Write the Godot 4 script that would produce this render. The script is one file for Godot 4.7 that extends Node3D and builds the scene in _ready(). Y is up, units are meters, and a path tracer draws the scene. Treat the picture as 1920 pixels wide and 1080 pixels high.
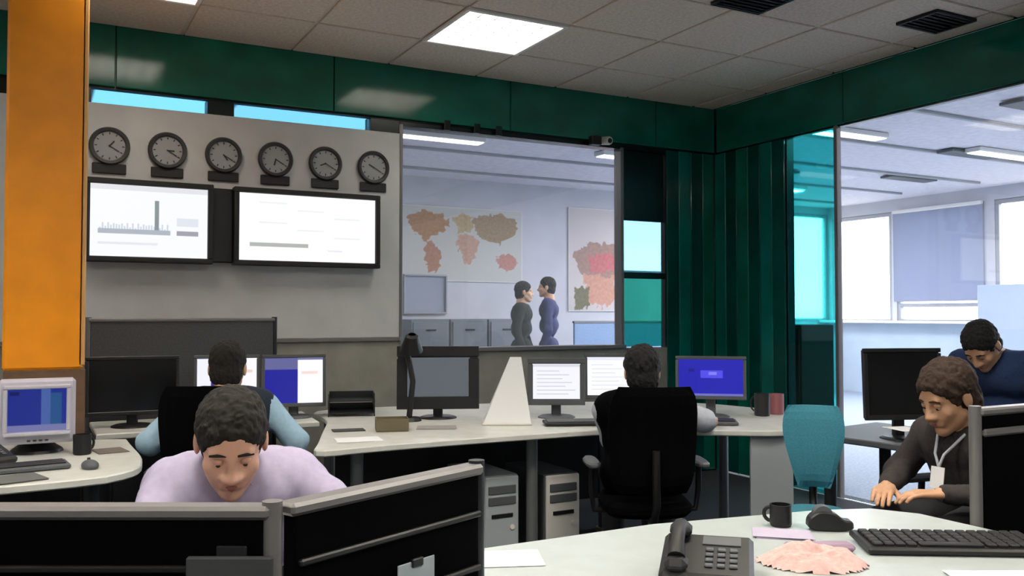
extends Node3D

# ---------------------------------------------------------------- helpers
var used := {}
var mats := {}
var noise_tex := {}
var rng := RandomNumberGenerator.new()

func c(r: float, g: float, b: float, a := 1.0) -> Color:
	return Color(r / 255.0, g / 255.0, b / 255.0, a)

func grain(lo: float, freq: float, sd: int) -> ImageTexture:
	var key := "%.2f_%.3f_%d" % [lo, freq, sd]
	if noise_tex.has(key):
		return noise_tex[key]
	var n := FastNoiseLite.new()
	n.seed = sd
	n.frequency = freq
	n.fractal_octaves = 4
	var im := n.get_seamless_image(256, 256)
	im.convert(Image.FORMAT_RGB8)
	for y in 256:
		for x in 256:
			var v: float = lerpf(lo, 1.0, im.get_pixel(x, y).r)
			im.set_pixel(x, y, Color(v, v, v))
	var t := ImageTexture.create_from_image(im)
	noise_tex[key] = t
	return t

func mat(col: Color, rough := 0.6, metal := 0.0, tex: Texture2D = null, scale := 1.0) -> StandardMaterial3D:
	var m := StandardMaterial3D.new()
	m.albedo_color = col
	m.roughness = rough
	m.metallic = metal
	if tex:
		m.albedo_texture = tex
		m.uv1_triplanar = true
		m.uv1_world_triplanar = true
		m.uv1_scale = Vector3.ONE * scale
	return m

func glass_clear(col: Color) -> StandardMaterial3D:
	var m := mat(col, 0.02)
	m.transparency = BaseMaterial3D.TRANSPARENCY_ALPHA
	return m

func glass_tint(col: Color) -> StandardMaterial3D:
	var m := mat(Color(col.r, col.g, col.b, 0.0), 0.03)
	m.refraction_enabled = true
	m.refraction_scale = 0.05
	return m

func glow(im: Image, energy: float) -> StandardMaterial3D:
	var m := mat(c(10, 10, 12), 0.25)
	m.emission_enabled = true
	m.emission = Color.BLACK
	m.emission_texture = ImageTexture.create_from_image(im)
	m.emission_energy_multiplier = energy
	return m

func numbered(called: String) -> String:
	if not used.has(called):
		used[called] = 0
		return called
	used[called] += 1
	return "%s_%03d" % [called, used[called]]

func tag(o: Node3D, label: String, category: String, group := "") -> void:
	o.set_meta("label", label)
	o.set_meta("category", category)
	if group:
		o.set_meta("group", group)

func thing(called: String, label: String, category: String, at := Vector3.ZERO, turn := 0.0, group := "") -> Node3D:
	var o := Node3D.new()
	o.name = numbered(called)
	add_child(o)
	o.position = at
	o.rotation.y = turn
	tag(o, label, category, group)
	return o

func copy_of(src: Node3D, label: String, at: Vector3, turn: float, group := "") -> Node3D:
	var o: Node3D = src.duplicate()
	o.name = numbered(String(src.name))
	add_child(o)
	o.position = at
	o.rotation.y = turn
	o.set_meta("label", label)
	if group:
		o.set_meta("group", group)
	return o

func part(parent: Node, called: String, mesh: Mesh, m: Material, xf := Transform3D.IDENTITY) -> MeshInstance3D:
	var o := MeshInstance3D.new()
	o.name = called if parent != self else numbered(called)
	o.mesh = mesh
	o.material_override = m
	parent.add_child(o, true)
	o.transform = xf
	return o

func struct_part(called: String, mesh: Mesh, m: Material, xf := Transform3D.IDENTITY) -> MeshInstance3D:
	var o := part(self, called, mesh, m, xf)
	o.set_meta("kind", "structure")
	return o

func at(x: float, y: float, z: float, ry := 0.0, rx := 0.0, rz := 0.0) -> Transform3D:
	return Transform3D(Basis.from_euler(Vector3(rx, ry, rz)), Vector3(x, y, z))

func st_new() -> SurfaceTool:
	var st := SurfaceTool.new()
	st.begin(Mesh.PRIMITIVE_TRIANGLES)
	return st

func tri(st: SurfaceTool, a: Vector3, b: Vector3, d: Vector3, out: Vector3, ua := Vector2.ZERO, ub := Vector2.ZERO, ud := Vector2.ZERO) -> void:
	var n := (b - a).cross(d - a)
	if n.length_squared() < 1e-16:
		return
	n = n.normalized()
	if n.dot(out) < 0.0:
		n = -n
		st.set_normal(n); st.set_uv(ua); st.add_vertex(a)
		st.set_normal(n); st.set_uv(ub); st.add_vertex(b)
		st.set_normal(n); st.set_uv(ud); st.add_vertex(d)
	else:
		st.set_normal(n); st.set_uv(ua); st.add_vertex(a)
		st.set_normal(n); st.set_uv(ud); st.add_vertex(d)
		st.set_normal(n); st.set_uv(ub); st.add_vertex(b)

func quad(st: SurfaceTool, a: Vector3, b: Vector3, d: Vector3, e: Vector3, out: Vector3) -> void:
	tri(st, a, b, d, out)
	tri(st, a, d, e, out)

# a box with chamfered edges, centred on xf
func box(st: SurfaceTool, size: Vector3, xf := Transform3D.IDENTITY, bev := 0.004) -> void:
	var h := size * 0.5
	var b: float = minf(bev, minf(h.x, minf(h.y, h.z)) * 0.9)
	var ax := [Vector3.RIGHT, Vector3.UP, Vector3.BACK]
	for i in 3:
		var u: Vector3 = ax[(i + 1) % 3]
		var v: Vector3 = ax[(i + 2) % 3]
		var hu: float = h[(i + 1) % 3] - b
		var hv: float = h[(i + 2) % 3] - b
		for s in [-1.0, 1.0]:
			var n: Vector3 = ax[i] * s
			var o: Vector3 = n * h[i]
			quad(st, xf * (o - u * hu - v * hv), xf * (o + u * hu - v * hv), xf * (o + u * hu + v * hv), xf * (o - u * hu + v * hv), xf.basis * n)
			for t in [-1.0, 1.0]:
				# chamfer strip between face i,s and face (i+1),t
				var n2: Vector3 = u * t
				var p: Vector3 = n * h[i] + n2 * hu
				var q: Vector3 = n * (h[i] - b) + n2 * h[(i + 1) % 3]
				quad(st, xf * (p - v * hv), xf * (p + v * hv), xf * (q + v * hv), xf * (q - v * hv), xf.basis * (n + n2))
	for sx in [-1.0, 1.0]:
		for sy in [-1.0, 1.0]:
			for sz in [-1.0, 1.0]:
				var s3 := Vector3(sx, sy, sz)
				var k := h - Vector3.ONE * b
				tri(st, xf * (Vector3(h.x, k.y, k.z) * s3), xf * (Vector3(k.x, h.y, k.z) * s3), xf * (Vector3(k.x, k.y, h.z) * s3), xf.basis * s3)

func box_mesh(size: Vector3, bev := 0.004) -> ArrayMesh:
	var st := st_new()
	box(st, size, Transform3D.IDENTITY, bev)
	return st.commit()

func tube(st: SurfaceTool, pts: Array, radii: Array, seg := 10) -> void:
	var rings := []
	var prev := Vector3.ZERO
	for i in pts.size():
		var p: Vector3 = pts[i]
		var d: Vector3 = (pts[mini(i + 1, pts.size() - 1)] - pts[maxi(i - 1, 0)]).normalized()
		var ref := Vector3.UP if absf(d.y) < 0.9 else Vector3.RIGHT
		if prev != Vector3.ZERO:
			ref = prev
		var u := (ref - d * ref.dot(d)).normalized()
		prev = u
		var v := d.cross(u)
		var ring := []
		for k in seg:
			var a := TAU * k / seg
			ring.append([p + (u * cos(a) + v * sin(a)) * float(radii[mini(i, radii.size() - 1)]), u * cos(a) + v * sin(a)])
		rings.append(ring)
	for i in rings.size() - 1:
		for k in seg:
			var a = rings[i][k]
			var b = rings[i][(k + 1) % seg]
			var d = rings[i + 1][(k + 1) % seg]
			var e = rings[i + 1][k]
			for q in [a, d, b, a, e, d]:
				st.set_normal(q[1]); st.set_uv(Vector2.ZERO); st.add_vertex(q[0])
	for end in [0, rings.size() - 1]:
		var out: Vector3 = (pts[end] - pts[1 if end == 0 else rings.size() - 2])
		for k in seg:
			tri(st, pts[end], rings[end][k][0], rings[end][(k + 1) % seg][0], out)

# profile: array of Vector2(radius, height), turned about y
func lathe(st: SurfaceTool, prof: Array, seg := 24, xf := Transform3D.IDENTITY) -> void:
	for i in prof.size() - 1:
		var p: Vector2 = prof[i]
		var q: Vector2 = prof[i + 1]
		var dir := (q - p).normalized()
		for k in seg:
			var a := TAU * k / seg
			var b := TAU * (k + 1) / seg
			var va := Vector3(cos(a), 0, sin(a))
			var vb := Vector3(cos(b), 0, sin(b))
			var na := (va * dir.y + Vector3.DOWN * dir.x)
			var nb := (vb * dir.y + Vector3.DOWN * dir.x)
			var pts := [[va * p.x + Vector3.UP * p.y, na], [vb * p.x + Vector3.UP * p.y, nb], [vb * q.x + Vector3.UP * q.y, nb], [va * q.x + Vector3.UP * q.y, na]]
			for j in [0, 1, 2, 0, 2, 3]:
				st.set_normal((xf.basis * pts[j][1]).normalized()); st.set_uv(Vector2.ZERO); st.add_vertex(xf * pts[j][0])

func smooth_poly(p: PackedVector2Array, times := 2) -> PackedVector2Array:
	for t in times:
		var q := PackedVector2Array()
		for i in p.size():
			var a := p[i]
			var b := p[(i + 1) % p.size()]
			q.append(a.lerp(b, 0.22))
			q.append(a.lerp(b, 0.78))
		p = q
	return p

# a slab whose outline lies in x,z ; top at y1, bottom at y0, with a chamfer
func slab(st: SurfaceTool, poly: PackedVector2Array, y0: float, y1: float, bev := 0.004) -> void:
	if Geometry2D.is_polygon_clockwise(poly):
		poly.reverse()
	var n := poly.size()
	var inner := PackedVector2Array()
	for i in n:
		var e0 := (poly[i] - poly[(i - 1 + n) % n]).normalized()
		var e1 := (poly[(i + 1) % n] - poly[i]).normalized()
		var nn := (Vector2(-e0.y, e0.x) + Vector2(-e1.y, e1.x))
		nn = nn.normalized() / maxf(0.4, sqrt(maxf(0.0, (1.0 + e0.dot(e1)) * 0.5)))
		inner.append(poly[i] + nn * bev)
	if absf(area2(inner)) > absf(area2(poly)):
		for i in n:
			inner[i] = poly[i] * 2.0 - inner[i]
	var ix := Geometry2D.triangulate_polygon(inner)
	for i in range(0, ix.size(), 3):
		var a := inner[ix[i]]; var b := inner[ix[i + 1]]; var d := inner[ix[i + 2]]
		tri(st, Vector3(a.x, y1, a.y), Vector3(b.x, y1, b.y), Vector3(d.x, y1, d.y), Vector3.UP)
		tri(st, Vector3(a.x, y0, a.y), Vector3(b.x, y0, b.y), Vector3(d.x, y0, d.y), Vector3.DOWN)
	for i in n:
		var j := (i + 1) % n
		var o2 := (poly[i] - inner[i]) + (poly[j] - inner[j])
		var o := Vector3(o2.x, 0, o2.y)
		var A := Vector3(poly[i].x, 0, poly[i].y); var B := Vector3(poly[j].x, 0, poly[j].y)
		var C := Vector3(inner[i].x, 0, inner[i].y); var D := Vector3(inner[j].x, 0, inner[j].y)
		quad(st, A + Vector3.UP * (y0 + bev), B + Vector3.UP * (y0 + bev), B + Vector3.UP * (y1 - bev), A + Vector3.UP * (y1 - bev), o)
		quad(st, A + Vector3.UP * (y1 - bev), B + Vector3.UP * (y1 - bev), D + Vector3.UP * y1, C + Vector3.UP * y1, o + Vector3.UP * o.length())
		quad(st, A + Vector3.UP * (y0 + bev), B + Vector3.UP * (y0 + bev), D + Vector3.UP * y0, C + Vector3.UP * y0, o + Vector3.DOWN * o.length())

func area2(p: PackedVector2Array) -> float:
	var s := 0.0
	for i in p.size():
		s += p[i].cross(p[(i + 1) % p.size()])
	return s

# a flat picture facing +z with uv, w by h
func face_mesh(w: float, h: float) -> ArrayMesh:
	var st := st_new()
	var a := Vector3(-w / 2, -h / 2, 0); var b := Vector3(w / 2, -h / 2, 0); var d := Vector3(w / 2, h / 2, 0); var e := Vector3(-w / 2, h / 2, 0)
	tri(st, a, b, d, Vector3.BACK, Vector2(0, 1), Vector2(1, 1), Vector2(1, 0))
	tri(st, a, d, e, Vector3.BACK, Vector2(0, 1), Vector2(1, 0), Vector2(0, 0))
	return st.commit()

# ---------------------------------------------------------------- implicit bodies
# bone: {a, b, ra, rb}  or ellipsoid: {e: centre, r: radii}; "cut": true takes it away; k own blend
func nets(bones: Array, cell: float, k: float, wobble := 0.0, wfreq := 9.0) -> ArrayMesh:
	var lo := Vector3.ONE * 1e9
	var hi := -lo
	for b in bones:
		if b.get("cut", false):
			continue
		if b.has("e"):
			lo = lo.min(b.e - b.r); hi = hi.max(b.e + b.r)
		else:
			lo = lo.min((b.a as Vector3) - Vector3.ONE * b.ra).min((b.b as Vector3) - Vector3.ONE * b.rb)
			hi = hi.max((b.a as Vector3) + Vector3.ONE * b.ra).max((b.b as Vector3) + Vector3.ONE * b.rb)
	var pad := cell * 2.5 + k * 0.5 + wobble
	lo -= Vector3.ONE * pad
	hi += Vector3.ONE * pad
	var nx := int((hi.x - lo.x) / cell) + 2
	var ny := int((hi.y - lo.y) / cell) + 2
	var nz := int((hi.z - lo.z) / cell) + 2
	var f := PackedFloat32Array()
	f.resize(nx * ny * nz)
	f.fill(0.5)
	for b in bones:
		var kk: float = b.get("k", k)
		var cut: bool = b.get("cut", false)
		var m := kk + cell * 2.0
		var ell: bool = b.has("e")
		var bl: Vector3; var bh: Vector3
		var A := Vector3.ZERO; var AB := Vector3.ZERO; var ra := 0.0; var dr := 0.0; var il := 0.0
		var R := Vector3.ONE; var inv := Basis.IDENTITY; var rmin := 0.0
		if ell:
			A = b.e; R = b.r
			inv = (b.get("turn", Basis.IDENTITY) as Basis).transposed()
			rmin = minf(R.x, minf(R.y, R.z))
			var big := Vector3.ONE * maxf(R.x, maxf(R.y, R.z)) if b.has("turn") else R
			bl = A - big - Vector3.ONE * m; bh = A + big + Vector3.ONE * m
		else:
			A = b.a; AB = b.b - b.a; ra = b.ra; dr = b.rb - b.ra
			il = 1.0 / maxf(AB.length_squared(), 1e-9)
			var rm := maxf(b.ra, b.rb) + m
			bl = A.min(b.b) - Vector3.ONE * rm; bh = A.max(b.b) + Vector3.ONE * rm
		var x0 := maxi(0, int((bl.x - lo.x) / cell)); var x1 := mini(nx - 1, int((bh.x - lo.x) / cell) + 1)
		var y0 := maxi(0, int((bl.y - lo.y) / cell)); var y1 := mini(ny - 1, int((bh.y - lo.y) / cell) + 1)
		var z0 := maxi(0, int((bl.z - lo.z) / cell)); var z1 := mini(nz - 1, int((bh.z - lo.z) / cell) + 1)
		for z in range(z0, z1 + 1):
			for y in range(y0, y1 + 1):
				var at_ := (z * ny + y) * nx
				for x in range(x0, x1 + 1):
					var p := lo + Vector3(x, y, z) * cell - A
					var d: float
					if ell:
						p = inv * p
						var q := p / R
						var l := q.length()
						d = (l - 1.0) * l / maxf((q / R).length(), 1e-6) if l > 0.05 else -rmin
					else:
						var t := clampf(p.dot(AB) * il, 0.0, 1.0)
						d = (p - AB * t).length() - ra - dr * t
					var o := f[at_ + x]
					if cut:
						var h := maxf(kk - absf(o + d), 0.0) / kk
						f[at_ + x] = maxf(o, -d) + h * h * kk * 0.25
					else:
						var h := maxf(kk - absf(o - d), 0.0) / kk
						f[at_ + x] = minf(o, d) - h * h * kk * 0.25
	if wobble > 0.0:
		var nz_ := FastNoiseLite.new()
		nz_.seed = 5
		nz_.frequency = wfreq
		nz_.fractal_octaves = 2
		for z in nz:
			for y in ny:
				var at_ := (z * ny + y) * nx
				for x in nx:
					if absf(f[at_ + x]) < wobble * 2.0 + cell * 2.0:
						f[at_ + x] += wobble * nz_.get_noise_3d(lo.x + x * cell, (lo.y + y * cell) * 0.7, lo.z + z * cell)
	var vid := PackedInt32Array()
	vid.resize(nx * ny * nz)
	vid.fill(-1)
	var V := PackedVector3Array()
	var N := PackedVector3Array()
	var I := PackedInt32Array()
	var sy := nx
	var sz := nx * ny
	for z in nz - 1:
		for y in ny - 1:
			var i := (z * ny + y) * nx
			for x in nx - 1:
				var c0 := f[i]; var c1 := f[i + 1]; var c2 := f[i + sy]; var c3 := f[i + sy + 1]
				var c4 := f[i + sz]; var c5 := f[i + sz + 1]; var c6 := f[i + sz + sy]; var c7 := f[i + sz + sy + 1]
				var s := int(c0 < 0) + int(c1 < 0) + int(c2 < 0) + int(c3 < 0) + int(c4 < 0) + int(c5 < 0) + int(c6 < 0) + int(c7 < 0)
				if s > 0 and s < 8:
					var sum := Vector3.ZERO
					var cnt := 0
					if (c0 < 0) != (c1 < 0): sum += Vector3(c0 / (c0 - c1), 0, 0); cnt += 1
					if (c2 < 0) != (c3 < 0): sum += Vector3(c2 / (c2 - c3), 1, 0); cnt += 1
					if (c4 < 0) != (c5 < 0): sum += Vector3(c4 / (c4 - c5), 0, 1); cnt += 1
					if (c6 < 0) != (c7 < 0): sum += Vector3(c6 / (c6 - c7), 1, 1); cnt += 1
					if (c0 < 0) != (c2 < 0): sum += Vector3(0, c0 / (c0 - c2), 0); cnt += 1
					if (c1 < 0) != (c3 < 0): sum += Vector3(1, c1 / (c1 - c3), 0); cnt += 1
					if (c4 < 0) != (c6 < 0): sum += Vector3(0, c4 / (c4 - c6), 1); cnt += 1
					if (c5 < 0) != (c7 < 0): sum += Vector3(1, c5 / (c5 - c7), 1); cnt += 1
					if (c0 < 0) != (c4 < 0): sum += Vector3(0, 0, c0 / (c0 - c4)); cnt += 1
					if (c1 < 0) != (c5 < 0): sum += Vector3(1, 0, c1 / (c1 - c5)); cnt += 1
					if (c2 < 0) != (c6 < 0): sum += Vector3(0, 1, c2 / (c2 - c6)); cnt += 1
					if (c3 < 0) != (c7 < 0): sum += Vector3(1, 1, c3 / (c3 - c7)); cnt += 1
					vid[i] = V.size()
					V.append(lo + (Vector3(x, y, z) + sum / cnt) * cell)
					N.append(Vector3(c1 + c3 + c5 + c7 - c0 - c2 - c4 - c6, c2 + c3 + c6 + c7 - c0 - c1 - c4 - c5, c4 + c5 + c6 + c7 - c0 - c1 - c2 - c3).normalized())
				i += 1
	for z in range(1, nz - 1):
		for y in range(1, ny - 1):
			var i := (z * ny + y) * nx + 1
			for x in range(1, nx - 1):
				var s0 := f[i] < 0
				if s0 != (f[i + 1] < 0):
					face4(I, vid[i - sy - sz], vid[i - sz], vid[i], vid[i - sy], s0)
				if s0 != (f[i + sy] < 0):
					face4(I, vid[i - sz - 1], vid[i - 1], vid[i], vid[i - sz], s0)
				if s0 != (f[i + sz] < 0):
					face4(I, vid[i - 1 - sy], vid[i - sy], vid[i], vid[i - 1], s0)
				i += 1
	var arr := []
	arr.resize(Mesh.ARRAY_MAX)
	arr[Mesh.ARRAY_VERTEX] = V
	arr[Mesh.ARRAY_NORMAL] = N
	arr[Mesh.ARRAY_INDEX] = I
	var mesh := ArrayMesh.new()
	mesh.add_surface_from_arrays(Mesh.PRIMITIVE_TRIANGLES, arr)
	return mesh

func face4(I: PackedInt32Array, a: int, b: int, d: int, e: int, out: bool) -> void:
	if a < 0 or b < 0 or d < 0 or e < 0:
		return
	if out:
		I.append_array(PackedInt32Array([a, d, b, a, e, d]))
	else:
		I.append_array(PackedInt32Array([a, b, d, a, d, e]))

func bone(a: Vector3, b: Vector3, ra: float, rb: float) -> Dictionary:
	return {"a": a, "b": b, "ra": ra, "rb": rb}

func V3(x: float, y: float, z: float) -> Vector3:
	return Vector3(x, y, z)

var head_mesh: ArrayMesh
var hair_mesh: ArrayMesh
var hand_mesh: ArrayMesh
var hand_mirror: ArrayMesh

func make_heads() -> void:
	var h := [
		{"e": V3(0, .035, -.012), "r": V3(.077, .09, .098)},
		{"e": V3(0, -.03, .028), "r": V3(.062, .085, .062)},
		bone(V3(-.047, -.055, .005), V3(-.012, -.095, .06), .02, .018),
		bone(V3(.047, -.055, .005), V3(.012, -.095, .06), .02, .018),
		bone(V3(-.036, .026, .072), V3(.036, .026, .072), .012, .012),
		bone(V3(-.043, -.025, .058), V3(-.03, -.04, .068), .02, .016),
		bone(V3(.043, -.025, .058), V3(.03, -.04, .068), .02, .016),
		bone(V3(0, .012, .086), V3(0, -.03, .106), .008, .012),
		bone(V3(-.013, -.034, .094), V3(.013, -.034, .094), .009, .009),
		bone(V3(-.02, -.063, .084), V3(.02, -.063, .084), .008, .008),
		bone(V3(0, -.1, .07), V3(0, -.096, .074), .018, .018),
		bone(V3(0, -.04, -.025), V3(0, -.16, -.045), .056, .06),
	]
	for b in h:
		b["k"] = .018
	for s in [-1.0, 1.0]:
		h.append({"e": V3(.08 * s, -.002, -.012), "r": V3(.009, .032, .02), "k": .008})
		h.append({"e": V3(.031 * s, .004, .094), "r": V3(.017, .012, .016), "cut": true, "k": .01})
	head_mesh = nets(h, .004, .018)
	var hr := [
		{"e": V3(0, .043, -.018), "r": V3(.086, .096, .104), "k": .01},
		{"e": V3(0, -.03, -.045), "r": V3(.074, .07, .068), "k": .02},
		{"e": V3(0, -.035, .085), "r": V3(.082, .095, .085), "cut": true, "k": .012},
		{"e": V3(.085, -.03, .005), "r": V3(.022, .05, .035), "cut": true, "k": .01},
		{"e": V3(-.085, -.03, .005), "r": V3(.022, .05, .035), "cut": true, "k": .01},
	]
	hair_mesh = nets(hr, .0045, .012, .006, 40.0)
	var hd := []
	var len_ := [.072, .08, .074, .058]
	for i in 4:
		var x := -.031 + i * .0205
		var base := V3(x, 0, .088 - absf(i - 1.2) * .006)
		hd.append({"a": V3(x * .6, 0, .0), "b": base, "ra": .014, "rb": .0115, "k": .012})
		var p := base
		var ang := .25
		for j in 3:
			var L: float = len_[i] * [.45, .32, .23][j]
			var q := p + V3(0, -sin(ang), cos(ang)) * L
			hd.append({"a": p, "b": q, "ra": .0098 - j * .0008, "rb": .009 - j * .0008, "k": .003})
			p = q
			ang += .32
	hd.append({"a": V3(-.018, -.004, .01), "b": V3(-.045, -.012, .045), "ra": .014, "rb": .0115, "k": .012})
	hd.append({"a": V3(-.045, -.012, .045), "b": V3(-.058, -.02, .078), "ra": .0112, "rb": .0095, "k": .004})
	hd.append({"a": V3(-.058, -.02, .078), "b": V3(-.056, -.027, .1), "ra": .0095, "rb": .008, "k": .004})
	hand_mesh = nets(hd, .0038, .008)
	var ar := hand_mesh.surface_get_arrays(0)
	var vv: PackedVector3Array = ar[Mesh.ARRAY_VERTEX]
	var nn: PackedVector3Array = ar[Mesh.ARRAY_NORMAL]
	var ii: PackedInt32Array = ar[Mesh.ARRAY_INDEX]
	for i in vv.size():
		vv[i].x = -vv[i].x
		nn[i].x = -nn[i].x
	for i in range(0, ii.size(), 3):
		var q := ii[i]
		ii[i] = ii[i + 1]
		ii[i + 1] = q
	ar[Mesh.ARRAY_VERTEX] = vv
	ar[Mesh.ARRAY_NORMAL] = nn
	ar[Mesh.ARRAY_INDEX] = ii
	hand_mirror = ArrayMesh.new()
	hand_mirror.add_surface_from_arrays(Mesh.PRIMITIVE_TRIANGLES, ar)

# joints in the person's own axes: facing +z, +x to the person's left, y up
func person(label: String, group: String, pos: Vector3, turn: float, j: Dictionary, look: Dictionary) -> Node3D:
	var t := thing("person", label, "person", pos, turn, group)
	var hip: Vector3 = j.hip
	var neck: Vector3 = j.neck
	var head: Vector3 = j.head
	var sw: float = j.get("shoulder", .185)
	var mid := hip.lerp(neck, .45)
	var chest := hip.lerp(neck, .78)
	var tw := Basis(Vector3.UP, j.get("twist", 0.0))
	var X := tw * Vector3.RIGHT
	var up := (neck - hip).normalized()
	var sh := {1.0: neck - up * .045 + X * sw, -1.0: neck - up * .045 - X * sw}
	var cell: float = look.get("cell", .014)
	var torso := func(g: float) -> Array:
		var a := [
			bone(hip - X * .085, hip + X * .085, .105 + g, .105 + g),
			bone(mid - X * .07, mid + X * .07, .105 + g, .105 + g),
			bone(chest - X * .085, chest + X * .085, .108 + g, .108 + g),
			bone(sh[-1.0] + X * .03, sh[1.0] - X * .03, .062 + g, .062 + g),
			bone(neck - up * .05, neck, .07 + g * .5, .055 + g * .5),
		]
		return a
	var arm := func(s: float, g: float, cuff: float) -> Array:
		var e: Vector3 = j.elbow[0 if s < 0 else 1]
		var w: Vector3 = j.wrist[0 if s < 0 else 1]
		return [bone(sh[s], e, .052 + g, .042 + g), bone(e, e.lerp(w, cuff), .041 + g, lerpf(.041, .027, cuff) + g)]
	var leg := func(s: float, g: float, end: float) -> Array:
		var hp := hip + X * .09 * s - Vector3.UP * .02
		var kn: Vector3 = j.knee[0 if s < 0 else 1]
		var an: Vector3 = j.ankle[0 if s < 0 else 1]
		return [bone(hp, kn, .085 + g, .06 + g), bone(kn, kn.lerp(an, end), .058 + g, .042 + g)]
	# skin: one surface with head and hands
	var body: Array = torso.call(0.0)
	body.append(bone(neck, head + V3(0, -.03, 0) + (neck - head).normalized() * .04, .055, .05))
	for s in [-1.0, 1.0]:
		body.append_array(arm.call(s, 0.0, 1.0))
		body.append_array(leg.call(s, 0.0, 1.0))
		var an: Vector3 = j.ankle[0 if s < 0 else 1]
		body.append(bone(an, an + V3(0, -.05, .12), .04, .032))
	var st := st_new()
	st.append_from(nets(body, maxf(cell, .016), .03), 0, Transform3D.IDENTITY)
	var hb := Basis.from_euler(Vector3(j.get("pitch", 0.0), j.get("yaw", 0.0), j.get("roll", 0.0))).scaled(Vector3.ONE * j.get("head_size", 1.0))
	var hx := Transform3D(hb, head)
	st.append_from(head_mesh, 0, hx)
	for s in [-1.0, 1.0]:
		var e: Vector3 = j.elbow[0 if s < 0 else 1]
		var w: Vector3 = j.wrist[0 if s < 0 else 1]
		var z := (w - e).normalized()
		var y := (Vector3.UP - z * z.y).normalized()
		var x := y.cross(z)
		st.append_from(hand_mesh if s > 0.0 else hand_mirror, 0, Transform3D(Basis(x, y, z), w - z * .005))
	part(t, "body", st.commit(), look.skin)
	# clothes
	var shirt: Array = torso.call(.013)
	shirt.pop_back()
	shirt.append(bone(neck - up * .07, neck - up * .03, .07, .068))
	for s in [-1.0, 1.0]:
		shirt.append_array(arm.call(s, .011, look.get("sleeve", .88)))
	part(t, look.get("top_name", "shirt"), nets(shirt, cell, .035, .007, 11.0), look.top)
	if look.has("vest"):
		part(t, "vest", nets(torso.call(.026).slice(0, 4), cell, .035, .004, 9.0), look.vest)
	var tr := [bone(hip - X * .085, hip + X * .085, .112, .112)]
	for s in [-1.0, 1.0]:
		tr.append_array(leg.call(s, .012, .92))
	part(t, "trousers", nets(tr, maxf(cell, .016), .03, .004), look.legs)
	for s in [-1.0, 1.0]:
		var an: Vector3 = j.ankle[0 if s < 0 else 1]
		var f := tw * V3(0, 0, 1)
		part(t, "shoe", nets([bone(an + V3(0, -.03, 0), an + V3(0, -.045, 0), .046, .046), bone(an + V3(0, -.05, 0) - f * .03, an + V3(0, -.055, 0) + f * .14, .042, .036)], .012, .02), look.shoes)
	if look.get("collar", false):
		var cs := st_new()
		var ring := []
		for i in 13:
			var a := TAU * i / 12.0
			ring.append(neck + Basis(up.cross(X).normalized() if false else X, (up.angle_to(Vector3.UP))) * V3(sin(a) * .068, .012 + .012 * cos(a) * -1.0, cos(a) * .068))
		tube(cs, ring, [.015], 8)
		for s in [-1.0, 1.0]:
			box(cs, V3(.05, .055, .008), Transform3D(Basis.from_euler(V3(-.5, .45 * s, .5 * s)), neck + V3(.035 * s, -.02, .075)), .003)
		part(t, "collar", cs.commit(), look.top)
	var hs: Vector3 = look.get("hair_size", Vector3.ONE)
	part(t, "hair", hair_mesh, look.hair, hx * Transform3D(Basis.IDENTITY.scaled(hs), Vector3.ZERO))
	if look.get("face", true):
		var es := SphereMesh.new(); es.radius = .0125; es.height = .025; es.radial_segments = 16; es.rings = 8
		var ir := SphereMesh.new(); ir.radius = .0062; ir.height = .0124; ir.radial_segments = 12; ir.rings = 6
		var lid := SphereMesh.new(); lid.radius = .0138; lid.height = .0276; lid.radial_segments = 16; lid.rings = 8
		var bs := st_new()
		tube(bs, [V3(-.02, -.002, 0), V3(0, .003, .004), V3(.02, -.003, -.002)], [.003, .0045, .0025], 6)
		var bm := bs.commit()
		for s in [-1.0, 1.0]:
			var eye := part(t, "eye", es, mats.eye_white, hx * at(.031 * s, .003, .0735))
			part(eye, "iris", ir, mats.iris, at(0, -.005, .0075))
			part(eye, "eyelid", lid, look.skin, at(0, .0045, .0004))
			part(t, "eyebrow", bm, look.hair, hx * at(.032 * s, .027, .0835, .3 * s, 0, -.12 * s))
		var ls := st_new()
		tube(ls, [V3(-.022, 0, -.006), V3(-.008, .003, .002), V3(.008, .003, .002), V3(.022, 0, -.006)], [.002, .005, .005, .002], 6)
		tube(ls, [V3(-.02, -.001, -.006), V3(0, -.008, .001), V3(.02, -.001, -.006)], [.002, .0055, .002], 6)
		part(t, "lips", ls.commit(), mats.lips, hx * at(0, -.062, .091))
	return t

func seated(o := {}) -> Dictionary:
	var j := {"hip": V3(0, .56, 0), "neck": V3(0, .98, .1), "head": V3(0, 1.13, .14),
		"elbow": [V3(-.27, .74, .12), V3(.27, .74, .12)], "wrist": [V3(-.16, .76, .36), V3(.16, .76, .36)],
		"knee": [V3(-.13, .5, .42), V3(.13, .5, .42)], "ankle": [V3(-.13, .1, .4), V3(.13, .1, .4)]}
	j.merge(o, true)
	return j

func standing(o := {}) -> Dictionary:
	var j := {"hip": V3(0, .93, 0), "neck": V3(0, 1.44, .0), "head": V3(0, 1.59, .03),
		"elbow": [V3(-.27, 1.13, -.02), V3(.27, 1.13, -.02)], "wrist": [V3(-.27, .88, .08), V3(.27, .88, .08)],
		"knee": [V3(-.1, .5, .03), V3(.1, .5, .03)], "ankle": [V3(-.1, .1, 0), V3(.1, .1, 0)]}
	j.merge(o, true)
	return j

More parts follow.
